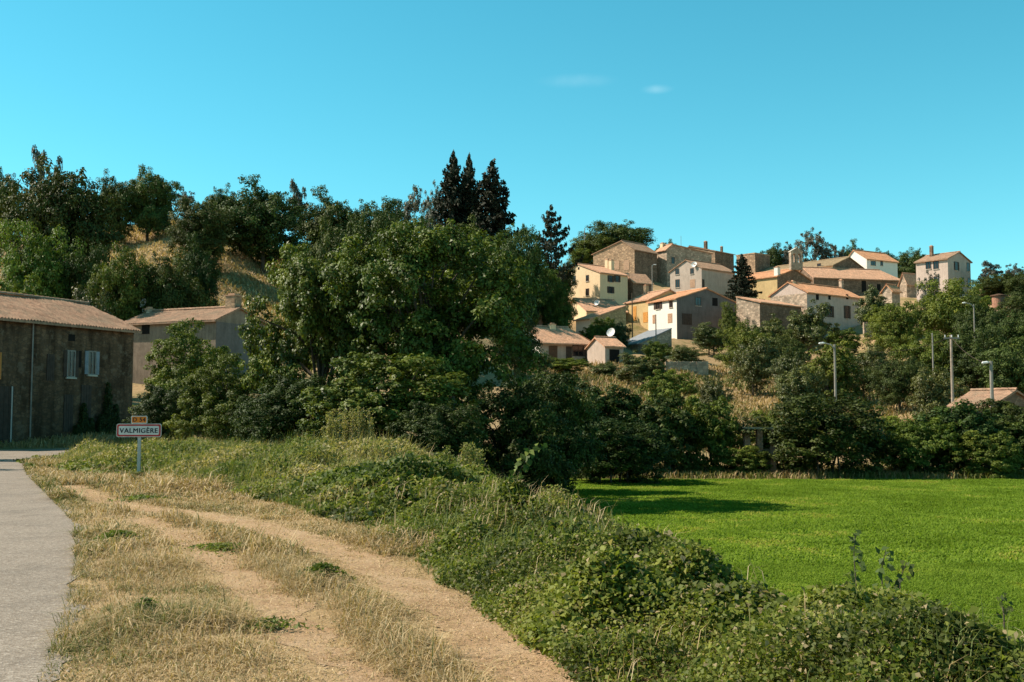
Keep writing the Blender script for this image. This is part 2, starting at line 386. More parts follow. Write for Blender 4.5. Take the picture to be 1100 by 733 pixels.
wd = 5.2 + 3.5 * sstep((rp[:, 1] - 36) / 14)
tag(link('road', strip_mesh('road', rp + nl * wd[:, None], edge, 10, .007), M['asphalt']), kind='structure')
# grassy far verge lies between road and farm by terrain itself
def pxg(u, v):  # ground point below pixel, flat ground at z=0
    D = 1.0; p = P(u, v, 1.0); t = (0 - EYE) / (p.z - EYE); return (p.x * t, t)
RUT1 = [pxg(*q) for q in [(430, 760), (395, 733), (352, 700), (310, 660), (262, 622), (222, 592), (190, 572), (150, 556)]]
RUT2 = [pxg(*q) for q in [(660, 790), (590, 733), (545, 700), (480, 655), (420, 617), (372, 596), (320, 577), (262, 562), (205, 553), (150, 546), (105, 536), (75, 522)]]
def rut(name, pts, w):
    p = resample(pts, .08); t = np.gradient(p, axis=0); t /= np.linalg.norm(t, axis=1)[:, None]; n = np.column_stack([-t[:, 1], t[:, 0]])
    def jg(): return np.convolve(rng.normal(0, .12, len(p)), np.ones(5) / 5, 'same') + .05 * np.sin(np.arange(len(p)) * .21 + rng.random() * 6)
    return p, strip_mesh(name, p + n * (w / 2 + jg())[:, None], p - n * (w / 2 + jg())[:, None], 3, .005)
r1, me1 = rut('dirt_rut', RUT1, .40); r2, me2 = rut('dirt_rut', RUT2, .56)
dt = link('dirt_track', me1, M['dirt']); tag(dt, kind='structure')
dt2 = link('dirt_track', me2, M['dirt']); tag(dt2, kind='structure')
fys = np.arange(3, 58.01, .5)
fl = [(float(XC(y)) + 2.75, y) for y in fys]; fr = [(62, y) for y in fys]
tag(link('field', strip_mesh('field', fl, fr, 60, .015), M['field']), kind='structure')
# ------------------------------------------------------------------ foliage
def unit(v): return v / np.maximum(np.linalg.norm(v, axis=-1, keepdims=True), 1e-9)
def leaves(rng, C, N, L, W, tint, fold=.18):
    """rhombic leaves: centres C, normals N, lengths L, widths W."""
    n = len(C); t = unit(np.cross(N, rng.normal(size=(n, 3)))); s = np.cross(N, t)
    L = np.broadcast_to(L, n)[:, None]; W = np.broadcast_to(W, n)[:, None]
    up = N * L * fold
    V = np.stack([C - t * L / 2, C + s * W / 2 + up - t * L * .08, C + t * L / 2 - up * .3, C - s * W / 2 + up - t * L * .08], 1).reshape(-1, 3)
    Fq = np.arange(4 * n).reshape(n, 4)
    return V, Fq, np.repeat(tint, 4)
def sph(rng, n): return unit(rng.normal(size=(n, 3)))
def crown_pts(rng, n, nl=26, sub=12, zc=.58, a=.5, b=.42, gap=.0, low=-.75, lr=(.13, .24)):
    """points of a broadleaf crown, unit size; returns centres, outward dirs, clump tints, lobe centres."""
    i = np.arange(nl) + .5; ph = np.arccos(1 - 2 * i / nl); th = math.pi * (1 + 5 ** .5) * i + rng.random() * 6
    d = np.stack([np.cos(th) * np.sin(ph), np.sin(th) * np.sin(ph), np.cos(ph)], 1) + rng.normal(0, .18, (nl, 3))
    d = unit(d); d = d[d[:, 2] > low]; k = len(d)
    rad = rng.uniform(lr[0], lr[1], k)
    lc = np.array([0, 0, zc]) + d * np.array([a, a, b]) * (rng.uniform(.55, 1.0, k) - rad * .7)[:, None]
    # inner lobes
    ni = max(3, k // 5); li = np.array([0, 0, zc]) + sph(rng, ni) * np.array([a, a, b]) * rng.uniform(.1, .4, ni)[:, None]
    lc = np.r_[lc, li]; rad = np.r_[rad, rng.uniform(lr[0], lr[1], ni)]
    keep = rng.random(len(lc)) > gap; lc = lc[keep]; rad = rad[keep]
    L = np.repeat(np.arange(len(lc)), sub)
    sc_c = lc[L] + sph(rng, len(L)) * (rad[L] * rng.uniform(.45, 1.15, len(L)))[:, None] * np.array([1, 1, .8])
    sr = rad[L] * rng.uniform(.22, .5, len(L)); st = rng.normal(0, .13, len(L)) + rng.normal(0, .08, len(lc))[L]
    w = sr ** 2; idx = rng.choice(len(L), n, p=w / w.sum())
    dd = sph(rng, n); dd[:, 2] = np.where(rng.random(n) < .5, np.abs(dd[:, 2]), dd[:, 2]); 
    C = sc_c[idx] + dd * (sr[idx] * rng.random(n) ** .45)[:, None] * np.array([1, 1, .75])
    return C, unit(dd + unit(C - np.array([0, 0, zc * .7])) * .6), st[idx], lc
def broadleaf(seed, n, leaf, lmat, nl=26, sub=12, zc=.58, a=.5, b=.42, gap=0., low=-.75, trunk_r=.022, aspect=.6, lr=(.13, .24), barkm='bark', multi=1, droop=0.):
    rng = np.random.default_rng(seed)
    C, O, st, lc = crown_pts(rng, n, nl, sub, zc, a, b, gap, low, lr)
    C[:, 2] = np.maximum(C[:, 2], .02)
    k = 1.0 / C[:, 2].max(); C = C * np.array([1, 1, k]); lc = lc * np.array([1, 1, k])
    N = unit(O * 1.0 + np.array([0, 0, .3 - droop]) + rng.normal(0, .38, (n, 3)))
    Ls = leaf * rng.uniform(.6, 1.35, n)
    V, Fq, T = leaves(rng, C, N, Ls, Ls * aspect, np.clip(.5 + st + rng.normal(0, .13, n), 0, 1))
    cm = np_mesh('crown', V, Fq, T); cm.materials.append(lmat)
    mb = MB(); pr = random.Random(seed)
    for q in range(multi):
        bx, by = (0, 0) if multi == 1 else (pr.uniform(-.12, .12), pr.uniform(-.12, .12))
        top = zc * (1.0 if multi == 1 else .8)
        pts = [(bx, by, -.06), (bx + pr.uniform(-.01, .01), by, top * .3), (bx * .8 + pr.uniform(-.02, .02), by + pr.uniform(-.02, .02), top * .65), (bx * .6 + pr.uniform(-.03, .03), pr.uniform(-.03, .03), top * 1.15)]
        r = trunk_r / (multi ** .5); mb.tube(pts, [r * 1.35, r, r * .75, r * .3], 8)
    for j in range(min(len(lc), 22)):
        c = lc[j]; z0 = min(c[2] * .75, zc * pr.uniform(.35, .9)); s = (0, 0, z0)
        m = (c[0] * .45 + pr.uniform(-.03, .03), c[1] * .45 + pr.uniform(-.03, .03), z0 + (c[2] - z0) * .55 + .02)
        mb.tube([s, m, tuple(c)], [trunk_r * .42, trunk_r * .25, trunk_r * .07], 5, False)
    me = bpy.data.meshes.new('trunk'); me.from_pydata(mb.v, [], mb.f); me.materials.append(M[barkm])
    for p in me.polygons: p.use_smooth = True
    return cm, me
def conifer(seed, levels=26, per=9, width=.5, leaf=.036, sil=1.0, droop=.35, z0=.06, lpb=150, lmat=None, flat=0.):
    rng = np.random.default_rng(seed); C = []; N = []; L = []; T = []; mb = MB()
    mb.tube([(0, 0, -.04), (0, 0, .5), (.004, 0, .98)], [.02, .012, .002], 7)
    for l in range(levels):
        f = l / (levels - 1); z = z0 + (0.985 - z0) * f ** .92
        for k in range(per):
            th = 2 * math.pi * (k + rng.random() * .8) / per + l * 1.3
            ln = width * ((1 - f) ** .72 * .96 + .03) * rng.uniform(.4, 1.25)
            if f < .12: ln *= .75
            d = np.array([math.cos(th), math.sin(th), 0]); e = d * ln + np.array([0, 0, -ln * droop + .03 * (1 - flat)])
            b0 = np.array([0, 0, z]); nn = max(6, int(lpb * ln / width)); s = rng.random(nn) ** .55
            curve = b0 + s[:, None] * e + np.array([0, 0, 1]) * (s * s * ln * .18)[:, None]
            side = np.cross(d, [0, 0, 1]); wv = (1 - s) * .36 * ln + .012
            pts = curve + side * (rng.uniform(-1, 1, nn) * wv)[:, None] + rng.normal(0, .006, (nn, 3)) - np.array([0, 0, 1]) * (rng.random(nn) * .022)[:, None]
            C.append(pts); N.append(np.array([0, 0, .8]) + rng.normal(0, .5, (nn, 3)) + d * .3); L.append(np.full(nn, leaf) * rng.uniform(.6, 1.3, nn))
            T.append(.45 + rng.normal(0, .12) + rng.normal(0, .12, nn))
            mb.tube([tuple(b0), tuple(b0 + e * .8)], [.004, .001], 4, False)
    C = np.concatenate(C); N = unit(np.concatenate(N)); L = np.concatenate(L); T = np.clip(np.concatenate(T), 0, 1)
    V, Fq, T = leaves(rng, C, N, L, L * .55, T); cm = np_mesh('crown', V, Fq, T); cm.materials.append(lmat or M['fir'])
    me = bpy.data.meshes.new('trunk'); me.from_pydata(mb.v, [], mb.f); me.materials.append(M['bark'])
    return cm, me
PROTO = {
 'oak': [broadleaf(11, 42000, .024, M['oak'], 40, zc=.5, b=.5, low=-.97), broadleaf(12, 42000, .024, M['oak'], 34, zc=.5, b=.5, low=-.95), broadleaf(13, 42000, .024, M['oak'], 44, zc=.47, a=.52, b=.5, low=-.97, gap=.06)],
 'ash': [broadleaf(21, 30000, .025, M['ash'], 34, zc=.5, b=.5, low=-.95, gap=.06), broadleaf(22, 30000, .025, M['ash'], 40, zc=.52, b=.48, low=-.95)],
 'olive': [broadleaf(25, 20000, .03, M['olive'], 30, zc=.52, b=.48, low=-.9, gap=.1, multi=2), broadleaf(26, 20000, .03, M['olive'], 26, zc=.54, b=.46, low=-.85, gap=.12)],
 'airy': [broadleaf(31, 6500, .034, M['airy'], 20, sub=10, gap=.2, barkm='bark_pale', lr=(.1, .2)), broadleaf(32, 6500, .032, M['airy'], 16, sub=9, gap=.25, barkm='bark_pale', lr=(.09, .18))],
 'fir': [conifer(41), conifer(42, width=.5, droop=.42)],
 'pine': [conifer(43, levels=13, per=7, width=.55, leaf=.045, droop=-.05, z0=.2, lpb=110, flat=1.)],
 'bush': [broadleaf(51, 24000, .036, M['hedge'], 30, zc=.44, b=.54, low=-.9, multi=4, trunk_r=.02), broadleaf(52, 24000, .036, M['hedge'], 26, zc=.42, b=.56, low=-.9, multi=4, trunk_r=.02)],
 'scrub': [broadleaf(55, 20000, .034, M['olive'], 28, zc=.42, b=.56, low=-.9, multi=5, trunk_r=.014, gap=.05), broadleaf(56, 20000, .036, M['ash'], 26, zc=.42, b=.56, low=-.9, multi=5, trunk_r=.014, gap=.05)],
 'walnut1': [broadleaf(61, 60000, .0205, M['walnut'], 44, sub=20, zc=.54, a=.53, b=.48, low=-.85, lr=(.085, .15), gap=.08, aspect=.55, multi=3, trunk_r=.03)],
 'walnut2': [broadleaf(64, 70000, .0185, M['walnut'], 60, sub=20, zc=.52, a=.53, b=.48, low=-.85, lr=(.075, .14), gap=.08, aspect=.55, multi=2, trunk_r=.028)],
 'fig': [broadleaf(66, 30000, .024, M['walnut'], 36, sub=14, zc=.46, a=.54, b=.52, low=-.6, aspect=.8, multi=5, lr=(.1, .18), trunk_r=.02)],
 'nearbush': [broadleaf(68, 42000, .024, M['hedge'], 36, sub=16, zc=.44, a=.54, b=.54, low=-.9, aspect=.65, multi=5, lr=(.11, .2), trunk_r=.02)],
 'elder': [broadleaf(69, 48000, .022, M['ash'], 40, sub=14, zc=.5, a=.5, b=.5, low=-.9, aspect=.55, multi=4, lr=(.11, .19), trunk_r=.02)],
}
KN = {'oak': ('oak_tree', 'tree'), 'ash': ('ash_tree', 'tree'), 'olive': ('small_tree', 'tree'), 'airy': ('sparse_tree', 'tree'), 'fir': ('fir_tree', 'fir tree'), 'pine': ('pine_tree', 'pine tree'),
      'bush': ('bush', 'bush'), 'scrub': ('shrub', 'shrub'), 'walnut1': ('walnut_tree', 'tree'), 'walnut2': ('walnut_tree', 'tree'), 'fig': ('fig_bush', 'bush'), 'nearbush': ('bush', 'bush'), 'elder': ('elder_tree', 'tree')}
trng = random.Random(3)
def plant(kind, px, vtop, wpx, D, label, group, var=None, zdrop=0.0, depth=1.0, base=None):
    pr = PROTO[kind]; cm, tm = pr[trng.randrange(len(pr)) if var is None else var]
    c = P(px, vtop, D); z = Hs(c.x, D) - zdrop if base is None else base
    h = max(c.z - z, .5); wd = wpx / F * D * 1.0
    wd = max(wd, h * .28)
    root = empty(KN[kind][0], (c.x, D, z), trng.uniform(0, 6.28)); root.scale = (wd, wd * depth, h)
    tag(root, label, KN[kind][1], group)
    k = link('crown' if kind not in ('bush', 'scrub', 'nearbush', 'fig') else 'foliage', cm, None, root)
    link('trunk' if kind not in ('bush', 'scrub', 'nearbush', 'fig') else 'stem', tm, None, root)
    return root

# ------------------------------------------------------------------ houses
def slope(mb, A0, A1, R0, R1, b0, z0, b1, z1, mp, rib=.24, thick=.13, amp=.02):
    """one tiled roof slope: eave line a in [A0,A1] at (b0,z0), ridge line a in [R0,R1] at (b1,z1)."""
    n = max(8, int((A1 - A0) / (rib / 4))); n = min(n, 420); rows = max(3, int(math.hypot(b1 - b0, z1 - z0) / .45)); rr = random.Random(int((A1 - A0) * 1000))
    vs = []; fs = []
    for j in range(rows + 1):
        t = j / rows
        for q in (0, 1):
            tt = t if q == 0 else min(1, t + .0)
            lift = .0 if q == 0 else .02
            for i in range(n + 1):
                s = i / n; a = (A0 + (A1 - A0) * s) * (1 - tt) + (R0 + (R1 - R0) * s) * tt
                z = z0 + (z1 - z0) * tt + amp * math.sin(2 * math.pi * a / rib) - lift + .012 * math.sin(a * 1.7 + j) + (rr.uniform(-1, 1) * amp * .5 if amp > .03 else 0) + (.06 * math.sin(a * .8) * math.sin(j * .5) if amp > .03 else 0)
                vs.append(mp(a, b0 + (b1 - b0) * tt, z))
    m = n + 1
    for j in range(rows * 2 + 1):
        for i in range(n): fs.append((j * m + i, j * m + i + 1, (j + 1) * m + i + 1, (j + 1) * m + i))
    mb.add(vs, fs)
    # underside slab
    t = thick
    c = [(A0, b0, z0 - .05), (A1, b0, z0 - .05), (R1, b1, z1 - .05), (R0, b1, z1 - .05)]
    v = [mp(*p) for p in c] + [mp(p[0], p[1], p[2] - t) for p in c]
    mb.add(v, [(0, 1, 2, 3), (7, 6, 5, 4), (0, 4, 5, 1), (1, 5, 6, 2), (2, 6, 7, 3), (3, 7, 4, 0)])
def house(name, label, cx, D, ve, vb, xl, xr, al, ridge, rise, wallm, roofm, frac=.5, hip=0, wins=(), chims=(), group='houses of the hillside village',
          lL=None, lR=None, oh=.4, og=.25, framem='frame_brown', cat='house', dish=None, flat=False, lw=None, rwm=None, base_drop=1.0, rib=.24, amp=.02):
    al = R(al); C = P(cx, ve, D); ze = C.z
    dR = Vector((math.sin(al), math.cos(al), 0)); dL = Vector((-math.cos(al), math.sin(al), 0))
    def fit(u, d):
        k = (u - 550) / F; return (k * C.y - C.x) / (d.x - k * d.y)
    tL = lL or fit(xl, dL); tR = lR or fit(xr, dR)
    cs = [C, C + dL * tL, C + dR * tR, C + dL * tL + dR * tR]
    zb = min([P(cx, vb, D).z] + [Hs(c.x, c.y) for c in cs]) - base_drop
    root = empty(name, (C.x, C.y, zb), math.pi / 2 - al); tag(root, label, cat, group)
    he = ze - zb
    if ridge == 'R': A, B = tR, tL; mp = lambda a, b, z: (a, b, z)
    else: A, B = tL, tR; mp = lambda a, b, z: (b, a, z)
    f = frac; bm_ = f * B
    # walls
    w = MB()
    if flat:
        w.box(0, 0, 0, tR, tL, he); wall = w.build('wall', M[wallm], root)
        r = MB(); r.box(-.1, -.1, he - .15, tR + .1, tL + .1, he + .12); roof = r.build('roof', M[roofm], root)
    else:
        top = [(0, 0, he), (0, B, he)]
        if 0.02 < f < .98:
            prof = [(0, 0), (B, 0), (B, he), (bm_, he + rise), (0, he)]
        elif f >= .98: prof = [(0, 0), (B, 0), (B, he + rise), (0, he)]
        else: prof = [(0, 0), (B, 0), (B, he), (0, he + rise)]
        k = len(prof); vs = [mp(0, b, z) for b, z in prof] + [mp(A, b, z) for b, z in prof]
        if hip:
            vs = [mp(0, b, z) for b, z in prof] + [mp(A - (hip if z > he + .01 else 0), b, z) for b, z in prof]
        w.add(vs, [tuple(range(k)), tuple(range(2 * k - 1, k - 1, -1))] + [(i, (i + 1) % k, (i + 1) % k + k, i + k) for i in range(k)])
        wall = w.build('wall', M[wallm], root)
        r = MB(); up = .17
        A0, A1 = -og, A + og; R0, R1 = -og, A + og - (hip + (og if hip else 0))
        if f > .02:
            sl_ = rise / max(bm_, .1); slope(r, A0, A1, R0, R1, -oh, he - sl_ * oh + up, bm_, he + rise + up, mp, rib, .13, amp)
        if f < .98:
            sl_ = rise / max(B - bm_, .1); slope(r, A0, A1, R0, R1, B + oh, he - sl_ * oh + up, bm_, he + rise + up, mp, rib, .13, amp)
        if hip:
            s2 = [mp(A1, -oh, he + up - .3), mp(A1, B + oh, he + up - .3), mp(R1, bm_, he + rise + up)]
            r.add(s2, [(0, 1, 2)])
        if .02 < f < .98:  # ridge cap
            n = max(2, int((R1 - R0) / .4))
            for i in range(n):
                a0 = R0 + (R1 - R0) * i / n; a1 = R0 + (R1 - R0) * (i + 1) / n
                q = [(-.15, .0), (-.09, .1), (0, .14), (.09, .1), (.15, .0)]; r.add([mp(a0, bm_ + b, he + rise + up + z) for b, z in q] + [mp(a1, bm_ + b, he + rise + up + z + .02) for b, z in q],
                      [(j, j + 1, j + 6, j + 5) for j in range(4)])
        roof = r.build('roof', M[roofm], root)
    if rwm:  # thin darker coat on the right-hand face: shade put into its colour
        q = MB(); q.box(.02, -.03, .02, tR - .02, .0, he - .12); q.build('coat_or_shade', M[rwm], root)
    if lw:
        q = MB(); q.box(-.03, .02, .02, 0, tL - .02, he - .12); q.build('coat_or_shade', M[lw], root)
    Pc = Vector((0, 0, EYE))
    def local(u, v, plane):  # plane 'L': x=0; 'R': y=0; ('x',d) ; ('y',d)
        p = P(u, v, 10.0); d = p - Pc; nrm = dR if plane[0] in 'Lx' else dL
        off = 0 if plane in ('L', 'R') else plane[1]
        o = C + nrm * off; t = (o - Pc).dot(nrm) / d.dot(nrm); h = Pc + d * t; rel = h - C
        return rel.dot(dR), rel.dot(dL), h.z - zb
    for wn in wins:
        u, v, ww, hh, kind = wn[:5]; side = wn[5] if len(wn) > 5 else ('L' if u < cx else 'R')
        x, y, z = local(u, v, side); s = y if side == 'L' else x; ext = tL if side == 'L' else tR
        s = min(max(s, ww / 2 + .15), ext - ww / 2 - .15)
        off = .035 if (lw if side == 'L' else rwm) else 0
        def bx(mb, s0, z0, d0, s1, z1, d1):
            if side == 'L': mb.box(-d1 - off, s0, z0, -d0 - off, s1, z1)
            else: mb.box(s0, -d1 - off, z0, s1, -d0 - off, z1)
        s0, s1, z0, z1 = s - ww / 2, s + ww / 2, z - hh / 2, z + hh / 2
        pm = {'w': 'glass', 'o': 'dark_open', 's': 'shutter_tan', 'so': 'shutter_orange', 'sd': 'shutter_dark', 'd': 'shutter_dark', 'g': 'dark_open', 'ws': 'glass', 'wd': 'glass', 'dr': 'frame_brown'}[kind]
        pn = {'w': 'window', 'o': 'opening', 's': 'shutter', 'so': 'shutter', 'sd': 'shutter', 'd': 'door', 'g': 'garage_door', 'ws': 'window', 'wd': 'window', 'dr': 'door'}[kind]
        m1 = MB(); bx(m1, s0, z0, -.02, s1, z1, .015)
        if pn in ('shutter', 'door'):
            nb = 4
            for i in range(nb): bx(m1, s0 + (s1 - s0) * i / nb + .01, z0, .0, s0 + (s1 - s0) * (i + 1) / nb - .01, z1, .05)
        po = m1.build(pn, M[pm], root)
        if kind in ('w', 'ws', 'wd'):
            m2 = MB(); t = .06; cfm = {'w': framem}.get(kind, framem)
            bx(m2, s0 - t, z0 - t, -.02, s0 + .01, z1 + t, .06); bx(m2, s1 - .01, z0 - t, -.02, s1 + t, z1 + t, .06)
            bx(m2, s0 + .01, z1 - .01, -.02, s1 - .01, z1 + t, .06); bx(m2, s0 + .01, z0 - t, -.02, s1 - .01, z0 + .01, .06)
            bx(m2, s - .03, z0 + .01, .0, s + .03, z1 - .01, .045)
            m2.build('frame', M[cfm], po)
            m3 = MB(); bx(m3, s0 - .12, z0 - t - .09, -.02, s1 + .12, z0 - t, .14); m3.build('sill', M['sill'], po)
            if kind in ('ws', 'wd'):
                sm = M['shutter_blue'] if kind == 'ws' else M['shutter_dark']
                for e0, e1 in ((s0 - t - ww * .5, s0 - t - .01), (s1 + t + .01, s1 + t + ww * .5)):
                    m4 = MB(); bx(m4, e0, z0 - .03, .01, e1, z1 + .03, .06)
                    for i in range(6): zz = z0 + (z1 - z0) * (i + .5) / 6; bx(m4, e0 + .04, zz, .06, e1 - .04, zz + .05, .075)
                    m4.build('shutter', sm, po)
    for ch in chims:
        u, vt, ww, hh = ch[:4]; cmn = ch[4] if len(ch) > 4 else 'stone_pink'; rb = ch[5] if len(ch) > 5 else f
        rb = min(max(rb, .05), .95) * B
        x, y, z = local(u, vt, ('y', rb) if ridge == 'R' else ('x', rb))
        x = min(max(x, ww / 2), tR - ww / 2); y = min(max(y, ww / 2), tL - ww / 2)
        m1 = MB(); m1.box(x - ww / 2, y - ww / 2, min(z - hh, he - .3), x + ww / 2, y + ww / 2, z - .12); cc = m1.build('chimney', M[cmn], roof)
        m2 = MB(); m2.box(x - ww / 2 - .06, y - ww / 2 - .06, z - .12, x + ww / 2 + .06, y + ww / 2 + .06, z - .04)
        m2.box(x - ww / 3, y - ww / 3, z - .04, x + ww / 3, y + ww / 3, z + .12); m2.build('chimney_cap', M['tile_pink'], cc) if False else m2.build('chimney_cap', M['tile_pink'], root)
    if dish:
        u, v, dia = dish[:3]; rb = dish[3] if len(dish) > 3 else f
        x, y, z = local(u, v, ('y', rb * B) if ridge == 'R' else ('x', rb * B)); m1 = MB()
        ax = Vector((-.55, -.75, .35)).normalized(); rot = Vector((ax.dot(dR), ax.dot(dL), ax.z)).normalized(); a = rot.orthogonal().normalized(); b = rot.cross(a)
        rings = [[(Vector((x, y, z)) + (a * math.cos(t * .3927) + b * math.sin(t * .3927)) * dia / 2 * q - rot * (.18 * dia * (1 - q * q)))[:] for t in range(16)] for q in (1, .66, .33, .02)]
        m1.add([p for r_ in rings for p in r_], [(i * 16 + j, i * 16 + (j + 1) % 16, (i + 1) * 16 + (j + 1) % 16, (i + 1) * 16 + j) for i in range(3) for j in range(16)])
        m1.tube([(x, y, z - .1 - dia * .8), (x, y, z - .1)], .03, 6)
        m1.build('satellite_dish', M['dish'], root)
    return root, (C, dR, dL, zb, tR, tL, he)

V_ = 'houses of the hillside village'
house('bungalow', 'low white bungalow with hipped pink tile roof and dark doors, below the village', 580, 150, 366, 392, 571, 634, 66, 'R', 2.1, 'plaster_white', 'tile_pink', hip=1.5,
      wins=[(594, 380, 1.3, 2.1, 'dr'), (611, 381, .9, 2.2, 'd'), (621, 377, 1.7, 1.5, 'w'), (628, 381, .7, 1.9, 'd')], chims=[(593, 348, .8, 1.6, 'plaster_beige', .45)], oh=.9, lL=7.5, rwm='plaster_grey')  # grey coat darkens the white front wall in place of shade
house('garage', 'small white garage wing with open dark doorway beside the bungalow', 650, 146, 372, 392, 636, 670, 66, 'R', 1.2, 'plaster_grey', 'tile_pink', lL=5.0, dish=(656, 357, 1.25, .6),
      wins=[(660, 384, 1.5, 2.1, 'g')], oh=.35, cat='garage')
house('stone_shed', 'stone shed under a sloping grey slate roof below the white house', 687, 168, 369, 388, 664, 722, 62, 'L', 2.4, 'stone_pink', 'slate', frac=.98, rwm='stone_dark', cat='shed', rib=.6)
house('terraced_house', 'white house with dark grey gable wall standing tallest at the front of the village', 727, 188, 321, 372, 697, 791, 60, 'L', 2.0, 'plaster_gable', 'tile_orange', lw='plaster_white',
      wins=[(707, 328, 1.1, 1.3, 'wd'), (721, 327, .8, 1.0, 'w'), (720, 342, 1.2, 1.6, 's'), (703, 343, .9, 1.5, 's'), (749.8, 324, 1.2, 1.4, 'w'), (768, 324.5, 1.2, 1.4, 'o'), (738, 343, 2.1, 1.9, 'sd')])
house('terraced_house', 'narrow ochre house with orange shutters joined to the left of the white house', 697.5, 194.8, 322, 352, 672, 700, 60, 'L', 1.9, 'plaster_ochre', 'tile_pink',
      wins=[(693.5, 341, 1.4, 1.8, 'so'), (682, 337, 1.0, 2.6, 'so')], chims=[(691, 307, .7, 1.2, 'stone_pink', .5), (674, 310, .7, 1.2, 'plaster_beige', .5)], oh=.3, lR=9)
house('stone_barn', 'long stone barn with pink roof sloping down leftward to the shrubs', 634, 178, 343, 368, 619, 673, 50, 'L', 2.6, 'stone_ochre', 'tile_pink', frac=.98, lw='plaster_white',
      cat='barn')
house('stone_barn', 'broad sunlit pink roof between the long barn and the cream house', 630, 197, 334, 348, 612, 673, 70, 'R', 2.6, 'plaster_beige', 'tile_pink', lL=11, dish=(641, 325, 1.1, .2), cat='barn')
house('village_house', 'cream house with small windows on its sunlit gable behind the barn roof', 644.5, 214, 293, 332, 606, 675, 50, 'R', 2.3, 'plaster_beige', 'tile_pink', frac=.62,
      wins=[(616.7, 300.7, .8, 1.5, 'w'), (631, 299, .7, 1.1, 'w'), (631, 314, .8, 1.3, 'w'), (621.6, 288.5, .5, .5, 'o'), (656, 299.6, .8, 1.2, 'wd'), (663, 299.6, .8, 1.2, 'wd'), (656, 311.6, .9, 1.2, 'wd')],
      chims=[(655, 279, .8, 1.4, 'plaster_beige', .5), (668, 281, .8, 1.4, 'plaster_beige', .4)])
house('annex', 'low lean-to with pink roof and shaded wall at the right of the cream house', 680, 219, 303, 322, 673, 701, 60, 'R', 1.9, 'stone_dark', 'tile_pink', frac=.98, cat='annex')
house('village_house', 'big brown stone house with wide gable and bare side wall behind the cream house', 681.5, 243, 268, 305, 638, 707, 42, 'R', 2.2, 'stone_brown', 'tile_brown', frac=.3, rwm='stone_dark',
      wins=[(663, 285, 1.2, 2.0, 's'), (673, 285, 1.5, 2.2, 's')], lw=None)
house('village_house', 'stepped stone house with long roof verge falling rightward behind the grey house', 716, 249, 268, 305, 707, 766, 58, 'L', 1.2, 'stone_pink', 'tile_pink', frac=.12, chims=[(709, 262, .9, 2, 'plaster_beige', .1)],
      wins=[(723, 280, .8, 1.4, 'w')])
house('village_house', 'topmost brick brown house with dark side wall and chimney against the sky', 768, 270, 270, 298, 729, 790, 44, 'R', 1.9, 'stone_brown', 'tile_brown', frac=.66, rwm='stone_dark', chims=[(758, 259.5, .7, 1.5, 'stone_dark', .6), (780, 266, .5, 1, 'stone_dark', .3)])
house('village_house', 'grey house with four dark gable windows above the white house', 753.6, 226, 288, 325, 721, 791, 48, 'R', 2.0, 'plaster_grey', 'tile_brown', frac=.48,
      wins=[(727.5, 292, .9, 1.1, 'w'), (743.4, 291.4, .8, 1.1, 'w'), (727.8, 304.7, 1.0, 1.6, 'w'), (744, 304.7, 1.3, 1.7, 's'), (754.8, 304.7, .7, 1.7, 'sd', 'R')], dish=(745.5, 284, 1.2, .2))
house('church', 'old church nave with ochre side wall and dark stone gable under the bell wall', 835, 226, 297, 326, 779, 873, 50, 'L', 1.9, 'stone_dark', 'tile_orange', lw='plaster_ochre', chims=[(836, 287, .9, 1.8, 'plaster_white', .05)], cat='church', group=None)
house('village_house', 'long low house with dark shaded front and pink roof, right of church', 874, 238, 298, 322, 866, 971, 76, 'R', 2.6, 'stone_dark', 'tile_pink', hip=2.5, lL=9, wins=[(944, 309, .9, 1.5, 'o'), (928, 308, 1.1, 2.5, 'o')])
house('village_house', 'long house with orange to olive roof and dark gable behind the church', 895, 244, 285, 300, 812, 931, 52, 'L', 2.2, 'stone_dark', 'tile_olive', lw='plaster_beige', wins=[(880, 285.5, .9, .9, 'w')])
house('village_house', 'white house with clean orange roof against the hilltop trees', 931, 250, 278, 296, 911, 967, 58, 'R', 2.3, 'plaster_white', 'tile_orange', frac=.6, wins=[(938, 283, 1.5, .9, 'w'), (947, 283, .7, 1.0, 'w')])
house('village_house', 'tall pale grey house standing alone against the sky at the right', 1018, 205, 278, 318, 987, 1046, 52, 'L', 1.5, 'plaster_mauve', 'tile_brown', .5,
      wins=[(997.3, 285, 1.0, 1.4, 'w'), (1005.5, 285, 1.0, 1.4, 'w'), (1006, 301, 1.0, 1.3, 'w'), (1027.4, 286, .8, 1.5, 'wd'), (1040, 287, .9, 1.5, 'w'), (1041, 303.6, .9, 1.6, 'w'), (1034, 302, .7, 1.2, 'w')],
      chims=[(1000.5, 264.5, .55, 1.8, 'stone_dark', .4)])
house('village_house', 'broad house with clean pink roof and tall windows, right of the stone barn', 867, 190, 314, 360, 829, 927, 52, 'R', 2.0, 'plaster_mauve', 'tile_orange', lw='stone_pink',
      wins=[(878, 319.3, .8, 1.0, 'o'), (891, 319.3, .7, .9, 'o'), (910, 319, .7, .9, 'o'), (892, 335, .9, 1.9, 'wd'), (910, 335.5, .9, 2.2, 'wd')], chims=[(851.7, 302, .6, 1.2, 'plaster_beige', .5), (906, 301, .6, 1.0, 'stone_pink', .5)], base_drop=2)
house('stone_barn', 'low rubble stone outbuilding with pink roof below the church', 816, 181, 325, 348, 792, 862, 48, 'R', 1.2, 'stone_pink', 'tile_pink', frac=.98, rwm='stone_dark', cat='barn')
house('stone_tower', 'flat topped square stone tower beside the spruce tree', 811, 262, 272, 296, 793, 829, 48, 'R', 1, 'stone_brown', 'stone_brown', flat=True, rwm='stone_dark', cat='tower', group=None)
